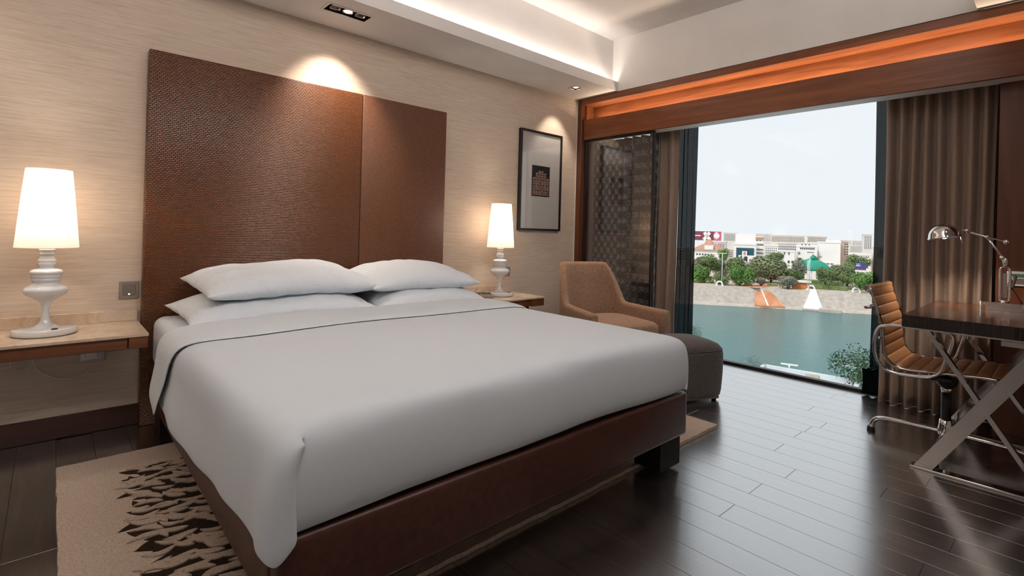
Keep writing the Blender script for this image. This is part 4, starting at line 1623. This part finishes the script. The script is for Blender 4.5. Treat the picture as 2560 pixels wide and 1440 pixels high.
# ---- buildings
def building(label, x0, x1, ytop, dist, m, deep=10, wins=None, wm=None, extra=None, roof=None, name='building'):
    xa, yt = c8(x0, ytop)
    xb, _ = c8(x1, ytop)
    P_ = at((xa+xb)/2, yt, dist)
    w = (at(xb, yt, dist)-at(xa, yt, dist)).dot(RV)
    hgt = P_.z-ZG
    t = thing(name, label, 'building', (P_.x, P_.y, ZG), RZ)
    B().box((-w/2, 0, 0), (w/2, deep, hgt)).obj('wall', m, t)
    s_ = w/(x1-x0)
    if not roof:
        B().box((-w/2-.15, -.15, hgt), (w/2+.15, deep+.15, hgt+.35)).obj('parapet', m, t)
    if wins:
        for (u0, u1, v0, v1, nx, nz, fw, fh) in wins:
            # window field in crop pixels: u range, v range, counts, fill fractions
            cwid, chei = (u1-u0)*s_/nx, (v1-v0)*s_/nz
            me = B().box((-cwid*fw/2, -.12, -chei*fh/2), (cwid*fw/2, .2, chei*fh/2)).mesh('window')
            me.materials.append(wm or M['win_dark'])
            for i in range(nx):
                for j in range(nz):
                    X = (u0-(x0+x1)/2)*s_+cwid*(i+.5)
                    Z = hgt-(v0-ytop)*s_-chei*(j+.5)
                    inst(me, 'window', None, t, (X, 0, Z))
    t['s'] = s_
    return t, s_, hgt, w
bl, s_, hg, w = building('white house with brown tiled roof behind the round tree', 60, 470, 452, 175, M['bwhite'], 9, [(100, 330, 505, 530, 6, 1, .55, .8)], roof=1)
b = B()
b.add([(-w/2-.5, -.6, hg), (w/2+.5, -.6, hg), (w/2+.5, 9.5, hg), (-w/2-.5, 9.5, hg), (-w/2+3, 4.4, hg+2.0), (w/2-3, 4.4, hg+2.0)], [(0, 1, 5, 4), (1, 2, 5), (2, 3, 4, 5), (3, 0, 4), (0, 3, 2, 1)])
b.obj('tiled_roof', M['tiles'], bl)
B().extrude_x([(-.3, hg), (-.3, hg+1.4), (3, hg+1.4), (3, hg)], -1.0, 1.6).obj('dormer', M['bwhite'], bl)
bl, s_, hg, w = building('white turret with brown tiled hip roof above the tile roofed house', 215, 325, 405, 186, M['bcream'], 4, roof=1)
b = B()
b.add([(-w/2-.4, -.4, hg), (w/2+.4, -.4, hg), (w/2+.4, 4.4, hg), (-w/2-.4, 4.4, hg), (-w/4, 2, hg+2.4), (w/4, 2, hg+2.4)], [(0, 1, 5, 4), (1, 2, 5), (2, 3, 4, 5), (3, 0, 4), (0, 3, 2, 1)])
b.obj('tiled_roof', M['tiles'], bl)
# billboard building
bl, s_, hg, w = building('white building with a large blue glass front and an entrance frame', 612, 905, 385, 172, M['bwhite'], 5)
o = B().box((-w*.385, -.25, hg-195*s_), (w*.415, .1, hg-45*s_), .02).obj('glass_front', M['blue_glass'], bl)
B().box((-.115*w, -.45, hg-200*s_), (.11*w, -.1, hg-92*s_)).obj('entrance_frame', M['bwhite'], bl)
B().box((-.05*w, -.55, hg-185*s_), (.045*w, -.3, hg-105*s_)).obj('entrance_opening', M['tiles'], bl)
B().box((-.27*w, -1.2, hg-250*s_), (.5*w, -.5, hg-152*s_)).obj('porch_panel', M['bwhite'], bl)
rnd = random.Random(2)
fgm = B().box((-.16, -.06, -.9), (.16, .05, .55)).mesh('printed_figure')
fgm.materials.append(M['win_dark'])
for u_ in (-.16, -.135, .0, .045, .085, .11):
    inst(fgm, 'printed_figure', None, bl, (u_*w, -1.22, hg-(192+rnd.uniform(-8, 8))*s_), scale=(rnd.uniform(.6, 1.1), 1, rnd.uniform(.7, 1.2)))
p = at(c8(770, 233)[0], c8(770, 233)[1], 173)
w2 = (at(*c8(902, 245), 173)-at(*c8(638, 245), 173)).dot(RV)
h2 = (at(*c8(770, 245), 173)-at(*c8(770, 378), 173)).z
bb_ = thing('billboard', 'blank white billboard standing on the blue glass building', 'billboard', (p.x, p.y, p.z-h2), RZ)
B().box((-w2/2, 0, 0), (w2/2, .3, h2)).obj('board', M['poster_white'], bb_)
for q in range(9):
    B().box((-w2/2+w2*q/8-.06, .05, -.10), (-w2/2+w2*q/8+.06, .2, 0)).obj('strut', M['pole'], bb_)
# maroon poster board
p = at(*c8(262, 325), 195)
w3 = (at(*c8(425, 300), 195)-at(*c8(70, 300), 195)).dot(RV)
h3 = (at(*c8(262, 205), 195)-at(*c8(262, 325), 195)).z
mb = thing('billboard', 'maroon billboard with a white cross shape and a glowing figure', 'billboard', (p.x, p.y, p.z), RZ)
B().box((-w3/2, 0, 0), (w3/2, .4, h3)).obj('board', M['maroon'], mb)
B().box((w3*.22, -.06, .02), (w3*.5, 0, h3)).obj('pink_field', M['pink'], mb)
b = B()
for sg in (-1, 1):
    b.box((-.55, -.12, -h3*.05), (.55, -.02, h3*.98), rot=((0, 0, h3/2), Matrix.Rotation(sg*.62, 3, 'Y')))
b.obj('white_cross', M['poster_white'], mb, (-w3*.03, 0, 0))
b = B()
b.lathe([(.2, .0), (1.0, .35), (1.15, .6), (.5, .85), (.15, 1)], n=16, M=Matrix.Diagonal((.9, .06, h3*.85)))
b.obj('white_figure', M['poster_white'], mb, (w3*.33, -.06, h3*.08))
B().box((-w3*.48, -.05, h3*.46), (-w3*.27, 0, h3*.56)).obj('text_line', M['poster_white'], mb)
for q in (-.35, 0, .35):
    B().box((q*w3-.12, .1, -9), (q*w3+.12, .35, 0)).obj('support', M['pole'], mb)
# blue poster
p = ground(c8(2310, 0)[0], 141)
bp_ = thing('poster_board', 'blue and white poster board among the trees', 'sign', tuple(p), RZ)
zt, zb = at(*c8(2310, 622), 141).z-ZG, at(*c8(2310, 745), 141).z-ZG
B().box((-1.05, 0, zb), (1.05, .15, zt)).obj('board', M['blue_sign'], bp_)
B().box((-1.05, -.05, zb), (1.05, 0, zb+(zt-zb)*.18)).obj('white_foot', M['poster_white'], bp_)
for q, (wd, fz) in enumerate(((.8, .80), (.6, .66), (.9, .60))):
    B().box((-.85, -.05, zb+(zt-zb)*fz), (-.85+wd, 0, zb+(zt-zb)*(fz+.05))).obj('text_line', M['poster_white'], bp_)
for q in range(5):
    B().box((-.8+q*.36, -.05, zb+(zt-zb)*.18), (-.68+q*.36, 0, zb+(zt-zb)*(.30+.05*(q % 2)))).obj('printed_figure', M['pink'], bp_)
for q in (-.8, .8):
    B().tube([(q, .08, 0), (q, .08, zb)], .08, 6).obj('post', M['pole'], bp_)

BL = [
 ('pale grey flats with many small windows behind the maroon billboard', 470, 640, 228, 330, 'bgrey', [(480, 630, 240, 340, 9, 6, .5, .5)]),
 ('low cream houses between the tile roof and the blue glass building', 480, 612, 455, 200, 'bcream', [(490, 600, 475, 560, 4, 3, .45, .4)]),
 ('white house with dark window band beside the maroon billboard legs', 330, 500, 350, 215, 'bgrey', [(345, 490, 365, 440, 6, 3, .5, .45)]),
 ('white office wing with tan roof room and dark window strips', 903, 1012, 365, 178, 'bwhite', [(912, 1005, 375, 398, 4, 1, .7, .8), (915, 1005, 430, 590, 5, 3, .8, .28)]),
 ('white walk-up flats with scattered windows left of the step front house', 1012, 1200, 400, 196, 'bwhite', [(1030, 1190, 415, 520, 6, 3, .3, .4)]),

 ('long pale flats with railing and water tanks on the roof', 1190, 1450, 372, 205, 'bgrey', [(1200, 1440, 395, 470, 9, 2, .3, .6)]),
 ('white house with two tall dark windows above the widest tree', 1205, 1420, 478, 180, 'bwhite', [(1255, 1375, 480, 525, 2, 1, .25, .75), (1320, 1420, 605, 650, 2, 1, .5, .8)]),
 ('white villa with a long shaded window band behind the date palm', 1450, 1700, 412, 188, 'bwhite', [(1490, 1690, 425, 448, 8, 1, .7, .9), (1460, 1500, 490, 535, 2, 1, .45, .9), (1590, 1680, 485, 500, 1, 1, 1, .4)]),
 ('pale flat roofed house with three roof windows behind the villa', 1470, 1760, 368, 215, 'bwhite', [(1495, 1640, 375, 400, 3, 1, .25, .7)]),
 ('big blank white windowless block', 1745, 2035, 360, 190, 'bwhite', None),
 ('beige apartment block with brown balconies beside the blank block', 2035, 2140, 350, 197, 'btan', [(2080, 2140, 360, 560, 2, 5, .6, .38)]),
 ('grey beige slab of flats on the skyline with many window rows', 1100, 1560, 262, 380, 'bcream', [(1110, 1550, 275, 360, 22, 6, .55, .5)]),
 ('second grey beige slab of flats on the skyline', 1590, 1860, 275, 390, 'bcream', [(1600, 1850, 285, 360, 14, 5, .55, .5)]),
 ('tall pale tower at the curtain edge of the skyline', 2340, 2460, 250, 340, 'bgrey', [(2350, 2450, 265, 480, 4, 12, .5, .45)]),
 ('low white sheds behind the tall green tree', 2140, 2430, 520, 215, 'bwhite', [(2150, 2420, 530, 555, 9, 1, .4, .5)]),
 ('pale mid rise flats behind the low white sheds', 2150, 2330, 400, 290, 'bgrey', [(2160, 2320, 410, 500, 9, 5, .35, .4)]),
 ('white roofed bungalow behind the green canopy', 1570, 1735, 640, 168, 'bwhite', None),
 ('white garden wall and gate house beneath the blank block', 1760, 1945, 630, 172, 'bwhite', [(1840, 1940, 625, 650, 2, 1, .5, .5)]),
 ('far pale row of flats behind the billboards', 640, 1110, 240, 420, 'bgrey', [(905, 1100, 250, 340, 12, 6, .4, .4)]),
 ('hazy distant blocks beyond the brown balconies', 2030, 2345, 330, 460, 'bgrey', [(2040, 2340, 340, 400, 14, 4, .4, .4)]),
]
for lab, x0, x1, yt, dist, m, wins in BL:
    bl, s_, hg, w = building(lab, x0, x1, yt, dist, M[m], 7, wins)
    if lab.startswith('big blank'):
        B().box((-30*s_, .5, hg), (145*s_, 6.5, hg+52*s_)).obj('upper_stage', M['bwhite'], bl)
        B().box((-30*s_, .4, hg+52*s_), (60*s_, 6.5, hg+60*s_)).obj('roof_kerb', M['bwhite'], bl)
bl, s_, hg, w = building('tan roof room with two dark windows on the office wing', 905, 995, 285, 186, M['bwhite'], 6, [(905, 985, 318, 340, 2, 1, .45, .8)])
B().box((-w/2-.1, -.2, hg-.9), (w/2+.1, 6.1, hg+.1)).obj('tan_band', M['tiles'], bl)
for i, (cx_, wd_, yt_, dist_) in enumerate(((2640, 260, 430, 211), (2900, 300, 400, 225), (-150, 250, 430, 205), (-500, 300, 400, 230))):
    building(('white flats further along the shore past the tall tower', 'long pale flats at the end of the shore past the tall tower', 'white flats beside the tile roofed house behind the dark sheer', 'long pale flats behind the armchair side curtains')[i], cx_-wd_/2, cx_+wd_/2, yt_, dist_, M['bwhite' if i % 2 else 'bcream'], 9, [(cx_-wd_*.45, cx_+wd_*.45, yt_+20, yt_+160, 8, 4, .45, .45)])
p = ground(c8(2165, 0)[0], 400)
zt = at(*c8(2165, 195), 400).z
mt = thing('radio_mast', 'thin lattice radio mast on the skyline', 'mast', tuple(p), RZ)
for sx in (-1, 1):
    B().tube([(sx*1.2, 0, 0), (sx*.5, 0, zt-ZG)], .18, 6).obj('leg', M['pole'], mt)
for q in range(8):
    z = (zt-ZG)*(.3+.09*q)
    B().box((-1.2, -.1, z), (1.2, .1, z+.3)).obj('rung', M['pole'], mt)

# ---- near terrace below the window with parapet and two T posts
def tpt(px, py, z):
    d = ray(px, py)
    return CAM+d*((z-CAM.z)/d.z)
ZT = -6.0
tA, tB, tC, tD = tpt(1911, 911, ZT), tpt(2146, 951, ZT), tpt(2134, 970, ZT), tpt(1893, 921, ZT)
te = thing('roof_terrace', 'pale concrete roof terrace with low parapet below the window', 'terrace', (tA.x, tA.y, ZT-1.2))
M['conc'] = mottled('blue_grey_concrete', (.52, .56, .58), (.62, .66, .68), (.6, .6, .6), .9, detail=5)
def wall_seg(p, q, h0, h1, th, name):
    d = (q-p)
    d.z = 0
    L = d.length
    o = B().box((0, -th/2, h0), (L, th/2, h1)).obj(name, M['conc'], te, (p.x-tA.x, p.y-tA.y, 1.2), math.atan2(d.y, d.x))
    return o
far0, far1 = tA, tB
# the terrace runs back under the window
nrm_ = Vector(((tB-tA).y, -(tB-tA).x, 0)).normalized()
if nrm_.x > 0:
    nrm_ = -nrm_
e0, e1 = tA+nrm_*9, tB+nrm_*9
wall_seg(tA, tB, -1.2, 0, .25, 'parapet')
wall_seg(tA, e0, -1.2, 0, .2, 'parapet')
wall_seg(tB, e1, -1.2, 0, .2, 'parapet')
pl = [Vector((p.x-tA.x, p.y-tA.y)) for p in (tA, tB, e1, e0)]
B().prism([(p.x, p.y) for p in pl], -.25, 0).obj('deck', M['conc'], te)
mid = tA.lerp(tB, .53)
B().box((-.3, -.3, 0), (.3, .3, 1.15)).obj('pier', M['stone'], te, ((mid-tA).x, (mid-tA).y, 0), RZ)
for i, (px, py, lab) in enumerate(((1973, 920, 'white T shaped post on the parapet above the lake'), (2130, 948, 'white T shaped post on the parapet beside the dark tree'))):
    q = tpt(px, py, ZT)
    tp_ = thing('washing_post', lab, 'post', (q.x, q.y, ZT), RZ)
    hh = (.16, .62)[i]
    B().tube([(0, 0, 0), (0, 0, hh)], .05, 8).obj('post', M['pole'], tp_)
    B().box((-.42, -.04, hh), (.42, .04, hh+.07)).obj('crossbar', M['pole'], tp_)
def near_tree(label, px, py, z, r, kind, seed, n, sc=1):
    q = tpt(px, py, z)
    t = thing('tree', label, 'tree', (q.x, q.y, -14))
    me = crown_mesh('crown', seed, n*4, 6, M['fol4'], .5)
    inst(me, 'crown', None, t, (0, 0, z+14), scale=(r, r, r))
    B().tube([(0, 0, 0), (.1, .1, 7), (0, 0, z+14)], [.25, .18, .06], 8).obj('trunk', M['bark'], t)
near_tree('dark leafy tree rising beside the terrace parapet', 2150, 925, -5.6, 1.9, 0, 31, 500)
near_tree('small green tree top peeping over the floor edge near the terrace', 1880, 918, -6.2, .7, 0, 32, 160)
near_tree('tree top just visible beside the ottoman and sheer', 1738, 838, -6.2, .9, 0, 33, 160)
